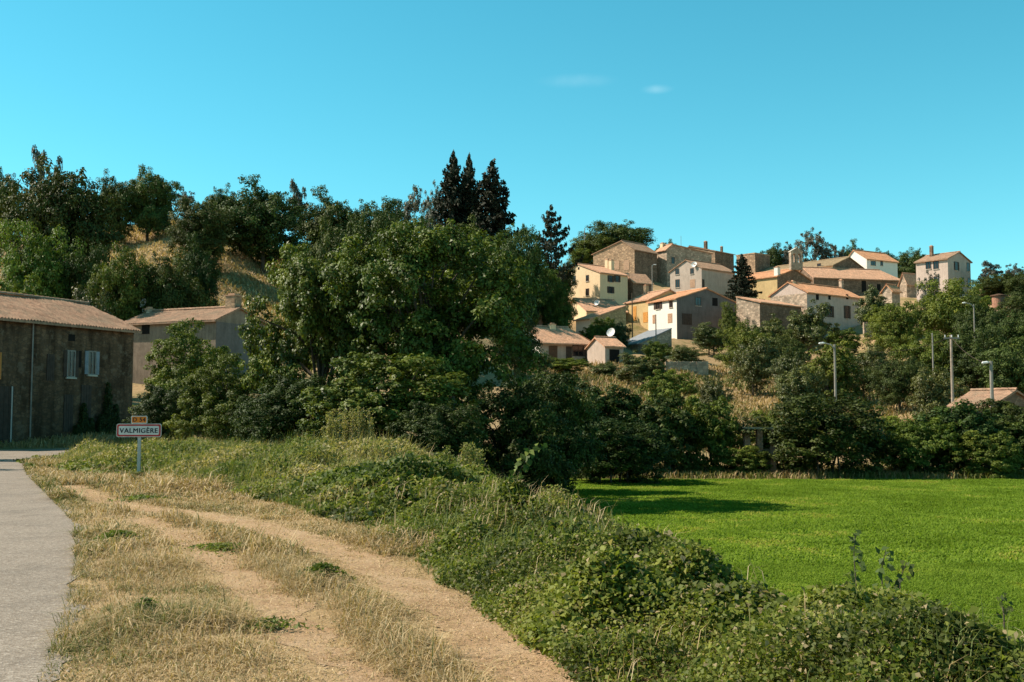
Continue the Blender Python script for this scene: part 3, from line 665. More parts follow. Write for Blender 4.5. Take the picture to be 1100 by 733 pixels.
house('shed', 'little stone hut with pink roof left of the bungalow behind big trees', 586, 182, 331, 356, 577, 601, 50, 'R', 1.2, 'plaster_grey', 'tile_pink', cat='shed')
house('shed', 'tiny pink roofed hut on the slope below the long low house', 958, 196, 312, 322, 950, 969, 55, 'R', 1.0, 'stone_pink', 'tile_orange', cat='shed')
house('shed', 'small roof between the long low house and the tall pale house', 974, 222, 303, 312, 969, 989, 60, 'R', 1.7, 'stone_pink', 'tile_pink', cat='shed')
house('barn', 'low barn whose pinkish roof shows above the hedge, far right', 1066, 84, 436, 452, 1022, 1112, 55, 'L', 1.1, 'stone_dark', 'tile_old', frac=.5, cat='barn', group=None)
# left side of the road
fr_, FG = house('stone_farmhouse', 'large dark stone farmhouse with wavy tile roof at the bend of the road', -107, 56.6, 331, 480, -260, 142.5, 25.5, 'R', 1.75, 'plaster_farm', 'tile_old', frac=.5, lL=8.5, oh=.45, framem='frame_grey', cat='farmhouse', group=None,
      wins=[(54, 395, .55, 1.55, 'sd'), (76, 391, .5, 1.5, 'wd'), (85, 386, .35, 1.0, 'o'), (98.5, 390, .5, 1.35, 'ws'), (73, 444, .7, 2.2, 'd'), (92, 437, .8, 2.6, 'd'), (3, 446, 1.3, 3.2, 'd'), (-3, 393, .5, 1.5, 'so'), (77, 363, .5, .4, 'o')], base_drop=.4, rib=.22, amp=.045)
C, dR, dL, zb, tR, tL, he = FG
for u, z0, z1, m in ((33, .4, .98, 'frame_grey'), (12.4, .35, .98, 'metal')):
    k = (u - 550) / F; t = (k * C.y - C.x) / (dR.x - k * dR.y)
    q = MB(); q.tube([(t, -.08, he * .02), (t, -.08, he * z0), (t, -.08, he * (z1 if u > 20 else .5))], .045, 7); q.build('drainpipe', M[m], fr_)
house('farm_barn', 'higher roof of a barn peeping over the farmhouse at far left', -60, 76, 328, 400, -150, 29, 28, 'R', 1.9, 'plaster_farm', 'tile_old', lL=9, cat='barn', group=None)
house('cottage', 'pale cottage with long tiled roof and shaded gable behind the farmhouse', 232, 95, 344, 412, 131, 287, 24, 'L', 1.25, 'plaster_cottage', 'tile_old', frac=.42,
      wins=[(156.5, 353, .9, 1.0, 'o'), (141.5, 355, .6, .7, 'o')], chims=[(251, 317, 1.0, 1.5, 'stone_brown', .45), (128, 333, .6, 1, 'stone_pink', .4)], dish=(153.5, 325.5, .9, .5), rwm='plaster_gable', cat='cottage', group=None)  # gable coat made darker to carry its shade
# bell wall on the church gable
b0 = P(849, 292, 226.6); b1 = P(862.5, 270, 226.6)
def bellcote():
    root = empty('bell_wall', (b0.x + 1.2, 225.9, b0.z + .3), R(18)); tag(root, 'pointed stone bell wall with two arched openings on the church gable', 'bell tower')
    mb = MB(); W_, T_ = 2.7, .8; Hh = 3.9; x = [-W_ / 2, -.92, -.28, .28, .92, W_ / 2]
    z0, z1 = 1.5, 3.0
    mb.box(-W_ / 2, 0, 0, W_ / 2, T_, z0)
    for a, b in ((x[0], x[1]), (x[2], x[3]), (x[4], x[5])): mb.box(a, 0, z0, b, T_, z1)
    for a, b in ((x[1], x[2]), (x[3], x[4])):   # arched heads
        c = (a + b) / 2; r = (b - a) / 2; n = 8
        for i in range(n):
            t0 = math.pi * i / n; t1 = math.pi * (i + 1) / n
            p = [(c - r * math.cos(t0), z1 + r * math.sin(t0)), (c - r * math.cos(t1), z1 + r * math.sin(t1))]
            zz = z1 + r + .1
            v = [(p[0][0], 0, p[0][1]), (p[1][0], 0, p[1][1]), (p[1][0], 0, zz), (p[0][0], 0, zz)]
            v += [(q[0], T_, q[2]) for q in v]; mb.add(v, [(0, 1, 2, 3), (7, 6, 5, 4), (0, 4, 5, 1), (1, 5, 6, 2), (2, 6, 7, 3), (3, 7, 4, 0)])
    for a, b in ((x[0], x[1]), (x[2], x[3]), (x[4], x[5])): mb.box(a, 0, z1, b, T_, z1 + .42)
    zt = z1 + .425
    v = [(-W_ / 2, 0, zt), (W_ / 2, 0, zt), (W_ / 2, 0, zt + .25), (0, 0, zt + 1.0), (-W_ / 2, 0, zt + .25)]; v += [(q[0], T_, q[2]) for q in v]
    mb.add(v, [(0, 1, 2, 3, 4), (9, 8, 7, 6, 5)] + [(i, (i + 1) % 5, (i + 1) % 5 + 5, i + 5) for i in range(5)])
    mb.build('wall', M['stone_pink'], root)
    cp = MB()
    for s in (-1, 1):
        v = [(s * (W_ / 2 + .12), -.1, zt + .22), (0, -.1, zt + 1.02), (0, T_ + .1, zt + 1.02), (s * (W_ / 2 + .12), T_ + .1, zt + .22)]; v += [(a, b, c + .12) for a, b, c in v]
        cp.add(v, [(0, 1, 2, 3), (7, 6, 5, 4), (0, 4, 5, 1), (1, 5, 6, 2), (2, 6, 7, 3), (3, 7, 4, 0)])
    cp.build('coping', M['sill'], root)
    bl = MB(); prof = [(.02, .55), (.12, .53), (.16, .4), (.18, .2), (.26, .02), (.27, 0)]; n = 12
    vs = [(.6 + r * math.cos(2 * math.pi * j / n), T_ / 2 + r * math.sin(2 * math.pi * j / n), 2.2 + z) for r, z in prof for j in range(n)]
    bl.add(vs, [(i * n + j, i * n + (j + 1) % n, (i + 1) * n + (j + 1) % n, (i + 1) * n + j) for i in range(len(prof) - 1) for j in range(n)])
    bl.tube([(.6, T_ / 2, 2.74), (.6, T_ / 2, 3.1)], .03, 6)
    bl.build('bell', M['metal'], root)
bellcote()
# dark leaf masses standing in for shade at the farmhouse wall foot
def ivy_shade(root_uv, label, xs_, hs_, cat='ivy_shade'):
    """leaf mass standing in for shade on farm wall: local face x range + height."""
    u0, u1 = xs_; C, dR, dL, zb, tR, tL, he = FG
    def tt(u): k = (u - 550) / F; return (k * C.y - C.x) / (dR.x - k * dR.y)
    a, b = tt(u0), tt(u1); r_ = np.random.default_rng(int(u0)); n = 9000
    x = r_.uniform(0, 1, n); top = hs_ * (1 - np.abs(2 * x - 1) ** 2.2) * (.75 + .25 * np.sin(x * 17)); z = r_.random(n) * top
    o = C + dR * ((a + b) / 2); root = empty('shade_ivy', (o.x, o.y, zb + .35), math.pi / 2 - math.atan2(dR.x, dR.y)); tag(root, label, cat)
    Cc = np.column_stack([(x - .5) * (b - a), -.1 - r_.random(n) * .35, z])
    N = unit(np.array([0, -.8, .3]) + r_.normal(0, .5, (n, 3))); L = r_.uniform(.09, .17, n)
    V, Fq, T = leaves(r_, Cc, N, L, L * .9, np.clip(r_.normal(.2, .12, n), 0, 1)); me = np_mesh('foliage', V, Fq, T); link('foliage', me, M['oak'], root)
    q = MB(); q.tube([(0, -.06, -.2), (.1, -.07, hs_ * .4), (-.1, -.06, hs_ * .85)], [.06, .04, .015], 6); q.build('stem', M['bark'], root)
ivy_shade(0, 'dark leaf mass standing in for shade on the farmhouse wall beneath the pale blue shutters', (101, 127), 3.9)
ivy_shade(0, 'lower dark leaf mass standing in for shade between the doors of the farmhouse wall', (76, 100), 2.6)

# ------------------------------------------------------------------ road sign, poles, lamps
def rounded(w, h, r, y, n=6):
    pts = []
    for cx_, cz, a0 in ((w / 2 - r, h / 2 - r, 0), (-w / 2 + r, h / 2 - r, 90), (-w / 2 + r, -h / 2 + r, 180), (w / 2 - r, -h / 2 + r, 270)):
        for i in range(n + 1): a = R(a0 + 90 * i / n); pts.append((cx_ + r * math.cos(a), y, cz + r * math.sin(a)))
    return pts
def plate(name, w, h, r, y0, y1, cx_, cz, m, parent):
    a = rounded(w, h, r, y0); b = rounded(w, h, r, y1); n = len(a); mb = MB()
    mb.add([(p[0] + cx_, p[1], p[2] + cz) for p in a + b], [tuple(range(n)), tuple(range(2 * n - 1, n - 1, -1))] + [(i, (i + 1) % n, (i + 1) % n + n, i + n) for i in range(n)])
    return mb.build(name, m, parent)
def text(name, s, size, loc, m, parent, sx=1.0, bold=0.0):
    c = bpy.data.curves.new(name, 'FONT'); c.body = s; c.size = size; c.align_x = 'CENTER'; c.align_y = 'CENTER'; c.extrude = .002; c.space_character = 1.12
    o = bpy.data.objects.new(name, c); col.objects.link(o); dg = bpy.context.evaluated_depsgraph_get(); dg.update()
    me = bpy.data.meshes.new_from_object(o.evaluated_get(dg)); bpy.data.objects.remove(o); me.name = name
    if bold:   # heavier strokes: the outline laid down three times, a hair apart
        src = [v.co.copy() for v in me.vertices]; fs = [tuple(p.vertices) for p in me.polygons]; q = MB()
        for k, dx in enumerate((-bold, 0, bold)): q.add([(v.x + dx, v.y + dx * .5, v.z + .0006 * k) for v in src], fs)
        me = bpy.data.meshes.new(name); me.from_pydata(q.v, [], q.f)
    me.materials.clear(); me.materials.append(m)
    t = bpy.data.objects.new(name, me); col.objects.link(t); t.parent = parent; t.location = loc; t.rotation_euler = (math.pi / 2, 0, 0); t.scale = (sx, 1, 1)
    return t
SD = 29.0; sg = P(148, 515, SD); sz = Hs(sg.x, SD); sr = empty('village_sign', (sg.x, SD, sz), R(4))
tag(sr, 'village name sign reading VALMIGÈRE with small orange road number plate, on grey post', 'road sign')
ppm = F / SD; zt = lambda v: P(148, v, SD).z - sz
M['sign_white'] = plain('sign_white', (.58, .56, .55), .5, .3, 3, .12); M['sign_red'] = plain('sign_red', (.42, .03, .03), .5, .3, 3, .15)
M['sign_black'] = plain('sign_black', (.02, .02, .03), .6); M['sign_orange'] = plain('sign_orange', (.75, .20, .015), .5, .3, 4, .1)
pz = (zt(455.5) + zt(469.5)) / 2; pw = 47 / ppm; ph = 14.2 / ppm
q = MB(); q.box(-.035, .03, -.3, .045, .09, zt(447)); q.build('post', M['metal'], sr)
plate('panel', pw, ph, .05, 0, .028, 0, pz, M['sign_white'], sr)
plate('border', pw - .03, ph - .03, .045, -.004, .001, 0, pz, M['sign_red'], sr)
plate('name_panel', pw - .115, ph - .115, .03, -.008, -.003, 0, pz, M['sign_white'], sr)
text('name_lettering', 'VALMIGÈRE', .172, (0, -.0105, pz - .012), M['sign_black'], sr, 1.0, .005)
z2 = (zt(446.8) + zt(455.2)) / 2; pw2 = 17 / ppm; ph2 = 8.2 / ppm
plate('number_plate', pw2, ph2, .03, 0, .028, .0, z2, M['sign_white'], sr); plate('number_panel', pw2 - .04, ph2 - .04, .02, -.004, .001, .0, z2, M['sign_orange'], sr)
text('number_lettering', 'D 54', .15, (0, -.0065, z2 - .005), M['sign_black'], sr, 1.0, .003)

def pole(name, label, px, vt, D, r0, r1, m, arm=None, lamp=None, cat='utility pole', vb=None):
    t = P(px, vt, D); z = Hs(t.x, D) - .3; root = empty(name, (t.x, D, z), 0); tag(root, label, cat); h = t.z - z
    q = MB(); q.tube([(0, 0, 0), (0, 0, h)], [r0, r1], 8); q.build('pole', M[m], root)
    if arm:
        q = MB(); q.box(-arm / 2, -.16, h - .35, arm / 2, -.04 - r1, h - .2); q.build('crossarm', M['concrete'], root)
        for s in (-.42, 0, .42):
            q = MB(); q.tube([(s * arm, -.15, h - .2), (s * arm, -.15, h)], .04, 6); q.build('insulator', M['dish'], root)
    if lamp:
        dx, dz = lamp; q = MB(); q.tube([(0, 0, h - .4), (dx * .35, 0, h - .1 + dz * .5), (dx, 0, h + dz)], .05, 6); a = q.build('lamp_arm', M['metal'], root)
        q = MB(); s = math.copysign(1, dx)
        q.tube([(dx, 0, h + dz), (dx + s * .12, 0, h + dz + .01), (dx + s * .45, 0, h + dz - .03), (dx + s * .52, 0, h + dz - .05)], [.05, .09, .09, .03], 8); q.build('lamp_head', M['dish'], a)
    return root, h
pole('street_lamp', 'grey street lamp with arm reaching left, among trees right of centre', 896.5, 370, 96, .13, .09, 'concrete', None, (-.85, .1), 'street lamp')
p1 = pole('utility_pole', 'tall pale wooden pole with short crossarm beside the dark trees', 1021.5, 360, 92, .15, .1, 'wood_pole', 1.3)
pole('street_lamp', 'short grey lamp post with stubby arm in front of the low barn', 1064.5, 388, 80, .16, .12, 'concrete', None, (-.15, -.1), 'street lamp')
pole('utility_pole', 'thin pole half hidden by tree left of the tall wooden pole', 1001.5, 358, 112, .1, .07, 'concrete')
pole('utility_pole', 'thin dark pole before the ochre house and barn', 679, 315, 182, .11, .08, 'bark')
pole('utility_pole', 'slim pole rising in front of the slate roofed shed', 704.5, 338, 163, .1, .07, 'frame_grey')
pole('street_lamp', 'village lamp post against the bare wall of the brown stone house', 700.5, 285, 212, .11, .08, 'concrete', None, (.3, .1), 'street lamp')
pole('utility_pole', 'slim pole among the trees left of the cream house', 591, 293, 184, .1, .07, 'wood_pole')
pole('utility_pole', 'thin pole standing up on the skyline left of the hilltop oak', 628, 245, 262, .12, .08, 'frame_grey')
pole('street_lamp', 'lamp with white head poking out of the big ash crown', 1046, 327, 146, .12, .08, 'concrete', None, (-1.0, .2), 'street lamp')
pole('television_aerial', 'tall thin aerial mast behind the stepped stone house', 731.5, 253.5, 262, .06, .04, 'frame_grey', cat='aerial')
def wire(label, a, b, sag):
    a = Vector(a); b = Vector(b); pts = [a.lerp(b, i / 14) - Vector((0, 0, sag * 4 * (i / 14) * (1 - i / 14))) for i in range(15)]
    o = empty('power_line', a); tag(o, label, 'cable'); q = MB(); q.tube([p - a for p in pts], .018, 4); q.build('cable', M['shutter_dark'], o)
wire('thin overhead cable between the wooden pole and the right lamp post', P(1021.5, 362, 92), P(1064.5, 390, 80), .5)
wire('thin overhead cable between the grey lamp and tall wooden pole', P(896.5, 371, 96), P(1021.5, 362, 92), .9)
# field-side wall with brick pillars, ruin and tank
def low_wall():
    a = P(800, 478, 60.5); b = P(832, 478, 60.5); z = Hs(a.x, 60.5) - .3; root = empty('garden_wall', (a.x, 60.5, z)); tag(root, 'low ruined wall with reddish brick pillars at the back of the field', 'wall')
    L = b.x - a.x; ht = P(800, 461, 60.5).z - z
    q = MB(); q.box(0, 0, 0, L, .35, ht * .62); q.build('wall', M['stone_dark'], root)
    for f in (0, .42, .85):
        q = MB(); q.box(L * f, -.06, 0, L * f + .3, .41, ht); q.build('pillar', M['brick'], root)
    q = MB(); q.box(-.05, -.08, ht, L + .1, .43, ht + .1); q.build('coping', M['stone_pink'], root)
M['brick'] = stone('brick', (.42, .2, .13), (.3, .2, .15), 5, .25)
low_wall()
tz = P(1073, 330, 176); tk = empty('water_tank', (tz.x, 176, tz.z)); tag(tk, 'round reddish tank with flat lid above the rubble wall, right edge', 'tank')
q = MB(); q.tube([(0, 0, -2.5), (0, 0, 1.7)], 1.0, 20); q.build('tank', M['brick'], tk); q = MB(); q.tube([(0, 0, 1.7), (0, 0, 1.85)], 1.25, 20); q.tube([(0, 0, 1.85), (0, 0, 2.1)], [1.25, .2], 20); q.build('lid', M['frame_brown'], tk)
def rubble(label, px, v0, v1, wpx, D, m):
    c = P(px, v0, D); h = P(px, v0, D).z - P(px, v1, D).z; W_ = wpx * D / F; root = empty('stone_wall', (c.x, D, c.z - h)); tag(root, label, 'wall')
    rr = random.Random(px); q = MB(); n = 22
    for i in range(n):
        x0 = -W_ / 2 + W_ * i / n; q.box(x0, rr.uniform(-.1, .1), -1.5, x0 + W_ / n * .98, .6, h * rr.uniform(.82, 1))
    q.build('wall', M[m], root)
rubble('broken pale rubble wall under the round tank', 1071, 333, 349, 20, 174, 'stone_pink')
rubble('short retaining wall of pale stone on the slope under the hut', 945, 346, 352, 34, 172, 'stone_pink')
rubble('low grey garden wall below the white house', 738, 388, 393, 46, 138, 'stone_pink')
# ------------------------------------------------------------------ trees and bushes (kind, px, vtop, width px, distance, label)
gL = 'trees on the left hillside'
for a in [
 ('oak', 4, 171, 46, 150, 'dark tree cut by the left edge of the picture on the skyline'),
 ('oak', 66, 163, 122, 126, 'biggest oak on the left hill, its top poking above the skyline'),
 ('airy', 48, 158, 24, 134, 'thin bare twigs sticking up behind the biggest oak of the left hill'),
 ('oak', 124, 183, 46, 158, 'narrow dark tree between the biggest oak and the round greyish tree'),
 ('oak', 160, 176, 68, 160, 'round greyish green tree standing on the skyline above the dry grass patch'),
 ('airy', 200, 203, 30, 168, 'sparse thin topped tree in the skyline dip right of the round greyish tree'),
 ('ash', 38, 236, 90, 104, 'light green tree below the biggest oak at the far left'),
 ('oak', 92, 262, 66, 106, 'mid green tree behind the farmhouse roof, below the biggest oak'),
 ('ash', 132, 257, 66, 103, 'yellowish green tree above the cottage roof left end'),
 ('oak', 180, 266, 80, 106, 'dark broad tree directly above the cottage roof'),
 ('scrub', 10, 292, 90, 88, 'low shrub mass behind the left end of the farmhouse roof'),
 ('scrub', 95, 305, 60, 90, 'shrub behind the right end of the farmhouse roof'),
 ('oak', 216, 212, 66, 140, 'dark tree right of the upper dry grass patch'),
 ('oak', 240, 198, 44, 150, 'slender dark tree top left of the broad skyline oak'),
 ('oak', 284, 190, 100, 150, 'broad dark oak on the skyline above the lower dry grass slope'),
 ('airy', 318, 194, 34, 162, 'wispy thin tree right of the broad skyline oak'),
 ('oak', 356, 200, 78, 160, 'rounded dark tree on the skyline left of the bare arching tree'),
 ('oak', 404, 214, 80, 160, 'low dark tree on skyline just left of the bare arching tree'),
 ('airy', 442, 198, 44, 190, 'bare arching grey tree beside the tall firs'),
 ('airy', 468, 193, 30, 186, 'grey feathery tree touching the left fir'),
 ('oak', 352, 232, 66, 112, 'dark tree rising behind the left walnut'),
 ('oak', 394, 226, 90, 116, 'brownish green tree behind the gap of the two walnuts'),
 ('oak', 446, 232, 80, 122, 'dark tree behind the crown of the large walnut'),
 ('oak', 214, 250, 52, 112, 'tree at the left border of the lower dry grass slope'),
 ('fir', 487, 165, 90, 170, 'leftmost and tallest of the dark firs', ),
 ('fir', 504, 168, 74, 173, 'middle fir of the dark fir group'),
 ('fir', 529, 175, 118, 168, 'widest and rightmost fir of the dark fir group'),
 ('oak', 494, 232, 70, 160, 'dark tree at the feet of the firs'),
 ('oak', 558, 240, 56, 162, 'dark tree between the fir group and the layered pine'),
 ('oak', 536, 262, 80, 192, 'dark tree behind the right shoulder of the large walnut'),
 ('pine', 592, 221, 64, 205, 'dark pine with layered branches left of the cream house'),
 ('oak', 604, 280, 28, 215, 'dark tree under the layered pine beside the cream house'),
 ('ash', 574, 270, 52, 182, 'lighter green tree left of the thin pole near the cream house'),
 ('ash', 600, 302, 40, 168, 'small green tree in shade beside the cream house wall'),
 ('oak', 553, 318, 52, 112, 'dark tree left of the stone hut'),
]:
    plant(*a, gL)
gV = 'trees around the village'
for a in [
 ('oak', 664, 237, 76, 268, 'bright round tree on the hilltop behind the big brown stone house'),
 ('ash', 640, 248, 60, 266, 'dark tree left of the round hilltop tree'),
 ('ash', 622, 262, 30, 262, 'small tree at the left foot of the hilltop trees'),
 ('oak', 714, 256, 30, 290, 'little dark tree behind the roof chimney of the stepped house'),
 ('oak', 830, 261, 36, 288, 'dark tree behind the flat topped tower'),
 ('airy', 848, 259, 34, 286, 'greyish tree behind the church bell wall'),
 ('airy', 874, 245, 44, 284, 'tallest greyish feathery tree behind the church'),
 ('airy', 898, 262, 24, 286, 'thin low grey tree right of the tallest feathery tree'),
 ('oak', 919, 257, 32, 290, 'dark tree behind the ridge of the white orange roofed house'),
 ('oak', 950, 265, 36, 286, 'dark tree behind the right end of the orange roof'),
 ('oak', 976, 264, 42, 262, 'dark green tree between the white house and tall pale house'),
 ('fir', 797, 274, 48, 214, 'spruce with spreading branches in front of the church ochre wall'),
 ('olive', 937, 306, 42, 182, 'small bright tree between the pink roofed houses'),
 ('scrub', 950, 326, 40, 176, 'bright shrub on the slope right of the tall windowed house'),
 ('airy', 998, 290, 30, 168, 'pale wispy tree in front of tall pale house'),
 ('ash', 1018, 298, 82, 160, 'big bright ash below the tall pale house'),
 ('ash', 962, 322, 64, 152, 'broad ash leaning left of the big bright ash'),
 ('oak', 1056, 318, 62, 150, 'dark tree right of the big bright ash'),
 ('airy', 1062, 281, 38, 205, 'feathery tree right of the tall pale house'),
 ('airy', 1088, 283, 28, 205, 'small feathery tree near the right edge on the skyline'),
 ('oak', 1070, 296, 60, 196, 'dark shrubby tree under the feathery tree at right'),
 ('oak', 1100, 292, 44, 190, 'dark tree cut by the right edge on the skyline'),
 ('oak', 1100, 306, 60, 172, 'dark tree beside the rubble wall, cut by the right edge'),
 ('scrub', 1050, 318, 40, 180, 'dark scrub on the slope left of the round tank'),
 ('scrub', 1078, 350, 50, 160, 'bushy scrub below the rubble wall'),
 ('oak', 1096, 330, 70, 140, 'very dark tree cut by the right edge below the tank'),
 ('oak', 1050, 352, 80, 122, 'black green tree behind the tall wooden pole'),
 ('oak', 1092, 362, 80, 112, 'black green tree behind the low barn roof'),
 ('ash', 1000, 352, 78, 126, 'mid green tree filling the slope left of wooden pole'),
 ('olive', 868, 322, 60, 160, 'grey green tree covering the stone barn corner'),
 ('ash', 783, 324, 24, 182, 'narrow green climber tree on the grey gable of the white house'),
 ('olive', 826, 336, 54, 155, 'green tree before the low stone outbuilding'),
 ('ash', 800, 344, 56, 140, 'upright green tree right of the white house'),
 ('olive', 762, 346, 44, 168, 'small dark tree against the base of the grey gable'),
 ('oak', 845, 354, 50, 138, 'dark tree below the church outbuilding'),
 ('scrub', 905, 352, 40, 166, 'shrub at the foot of the tall windowed house'),
 ('scrub', 648, 340, 30, 172, 'shrub against the barn stone wall'),
 ('scrub', 666, 346, 26, 166, 'rounder shrub right of the barn wall shrub by the dish'),
 ('scrub', 634, 350, 26, 164, 'dark shrub behind the bungalow roof'),
 ('scrub', 706, 366, 34, 150, 'bright shrub in front of the slate roofed shed'),
 ('olive', 690, 376, 60, 122, 'spreading orchard tree below the bungalow garage'),
 ('scrub', 735, 370, 44, 142, 'pale shrub below the white house corner'),
 ('olive', 812, 360, 54, 122, 'orchard tree with visible trunk on the dry lawn'),
 ('olive', 848, 372, 50, 116, 'second orchard tree right of the dry lawn'),
 ('scrub', 608, 384, 50, 134, 'dark shrub before the bungalow doors'),
 ('scrub', 650, 388, 36, 130, 'low shrub before the garage'),
 ('scrub', 578, 376, 34, 128, 'shrub at the left corner of the bungalow'),
 ('scrub', 892, 366, 70, 112, 'wide green shrub behind the grey street lamp'),
 ('olive', 932, 368, 56, 116, 'olive green tree right of the grey street lamp'),
 ('oak', 965, 378, 60, 104, 'dark tree above the right part of the hedge'),
 ('scrub', 1002, 392, 60, 98, 'olive shrub left of the wooden pole base'),
 ('scrub', 720, 396, 56, 98, 'silvery shrub on the dry lawn edge'),
 ('scrub', 765, 402, 40, 92, 'low shrub in middle of the dry lawn'),
 ('scrub', 860, 392, 60, 98, 'shrub above the big round bush'),
]:
    plant(*a, gV)
gH = 'bushes along the far side of the field'
for a in [
 ('bush', 606, 398, 96, 61, 'black green bush at the left end of the field hedge'),
 ('bush', 660, 408, 96, 62, 'dark bush in shade, second from the left end of the hedge'),
 ('bush', 716, 422, 84, 61, 'dark bush left of the brick pillared wall'),
 ('scrub', 762, 424, 72, 62, 'olive leafy bush behind the brick pillared wall left end'),
 ('nearbush', 884, 419, 150, 60, 'biggest round bush on the far side of the field'),
 ('scrub', 828, 440, 56, 62, 'bush filling the gap between the brick pillars and biggest round bush'),
 ('scrub', 962, 446, 74, 63, 'yellowish bush right of the biggest round bush'),
 ('bush', 1030, 430, 112, 62, 'wide dark bush in front of the low barn'),
 ('scrub', 995, 448, 70, 60, 'olive bush at left flank of the wide dark bush'),
 ('bush', 1098, 440, 80, 61, 'bush cut by the right edge beside the field'),
 ('scrub', 1062, 462, 70, 58.5, 'low brownish scrub at the foot of the wide dark bush'),
 ('bush', 1090, 428, 84, 74, 'scrub hiding the low barn wall at the right edge'),
 ('scrub', 800, 478, 60, 60, 'low scrub before the brick pillars'),
]:
    plant(*a, gH)
for a in [
 ('walnut1', 346, 256, 156, 43, 'left walnut tree with grey green leaves'),
 ('walnut2', 462, 234, 232, 41, 'large walnut tree, widest crown in the middle'),
 ('nearbush', 588, 396, 104, 47, 'dark tall bush under the right side of the large walnut'),
 ('nearbush', 545, 410, 120, 38, 'shaded bush at the base of the large walnut'),
 ('fig', 420, 378, 185, 35, 'broad leaved fig like bush in front of the walnuts'),
 ('nearbush', 470, 430, 100, 32, 'lower leafy bush beneath the fig like bush'),
 ('nearbush', 318, 400, 110, 40, 'bush under the left walnut'),
 ('elder', 205, 344, 122, 60, 'green elder left of the cottage gable behind the sign'),
 ('elder', 240, 380, 112, 50, 'lower bright elder between the sign and left walnut'),
 ('nearbush', 178, 412, 76, 54, 'small bush right behind the village sign'),
 ('nearbush', 284, 420, 70, 44, 'dark bush between the bright elder and left walnut'),
 ('nearbush', 660, 446, 130, 54, 'black shaded bush where the field meets the trees'),
 ('nearbush', 582, 440, 84, 46, 'dark bush at the near left corner of the field'),
]:
    plant(*a, 'trees between track and field')
for x, y, h, wd, lb in [(-27, 44, 9.5, 3.0, 'slim tree beside the road before the farmhouse, outside the view'), (-24, 36.5, 9, 1.5, 'thin tree on the left verge, outside the view'),(-30,42,11,1.2,'very thin tree on the left verge, outside the view')]:
    r_ = empty('verge_tree', (x, y, 0)); r_.scale = (wd, wd, h); tag(r_, lb, 'tree'); link('crown', PROTO['ash'][0][0], None, r_); link('trunk', PROTO['ash'][0][1], None, r_)

# ------------------------------------------------------------------ ground cover (uncountable)
def blades(rng, X, Y, Z, h, wd, lean, tint, dirn=None, seg=2):
    n = len(X); a = rng.uniform(0, 2 * math.pi, n); f = np.column_stack([np.cos(a), np.sin(a), np.zeros(n)])
    s = np.column_stack([-f[:, 1], f[:, 0], np.zeros(n)])
    B = np.column_stack([X, Y, Z - .01]); h = h[:, None]; wd = np.broadcast_to(wd, n)[:, None]; lean = lean[:, None]
    m = B + np.array([0, 0, 1]) * h * .6 + f * h * lean * .3; t = B + np.array([0, 0, 1]) * h * (1 - lean * .3) + f * h * lean
    V = np.stack([B - s * wd / 2, B + s * wd / 2, m + s * wd * .4, m - s * wd * .4, t + s * wd * .05, t - s * wd * .05], 1).reshape(-1, 3)
    i = np.arange(n)[:, None] * 6; Fq = np.concatenate([i + [0, 1, 2, 3], i + [3, 2, 4, 5]], 0)
    return V, Fq, np.repeat(tint, 6)
def vnoise(x, y, s, seed):
    r = np.random.default_rng(seed); g = r.random((128, 128)); x = x * s + 300; y = y * s + 300
    xi = np.floor(x).astype(int); yi = np.floor(y).astype(int); fx = sstep(x - xi); fy = sstep(y - yi)
    q = lambda a, b: g[a % 128, b % 128]
    return (q(xi, yi) * (1 - fx) + q(xi + 1, yi) * fx) * (1 - fy) + (q(xi, yi + 1) * (1 - fx) + q(xi + 1, yi + 1) * fx) * fy
def fbm(x, y, s, seed): return .5 * vnoise(x, y, s, seed) + .3 * vnoise(x, y, s * 2.3, seed + 1) + .2 * vnoise(x, y, s * 5.1, seed + 2)
def dist_poly(X, Y, P_):
    d = np.full(len(X), 99.0); P_ = P_[::3]
    for i in range(0, len(P_)):
        d = np.minimum(d, np.hypot(X - P_[i, 0], Y - P_[i, 1]))
    return d
rg = np.random.default_rng(17)
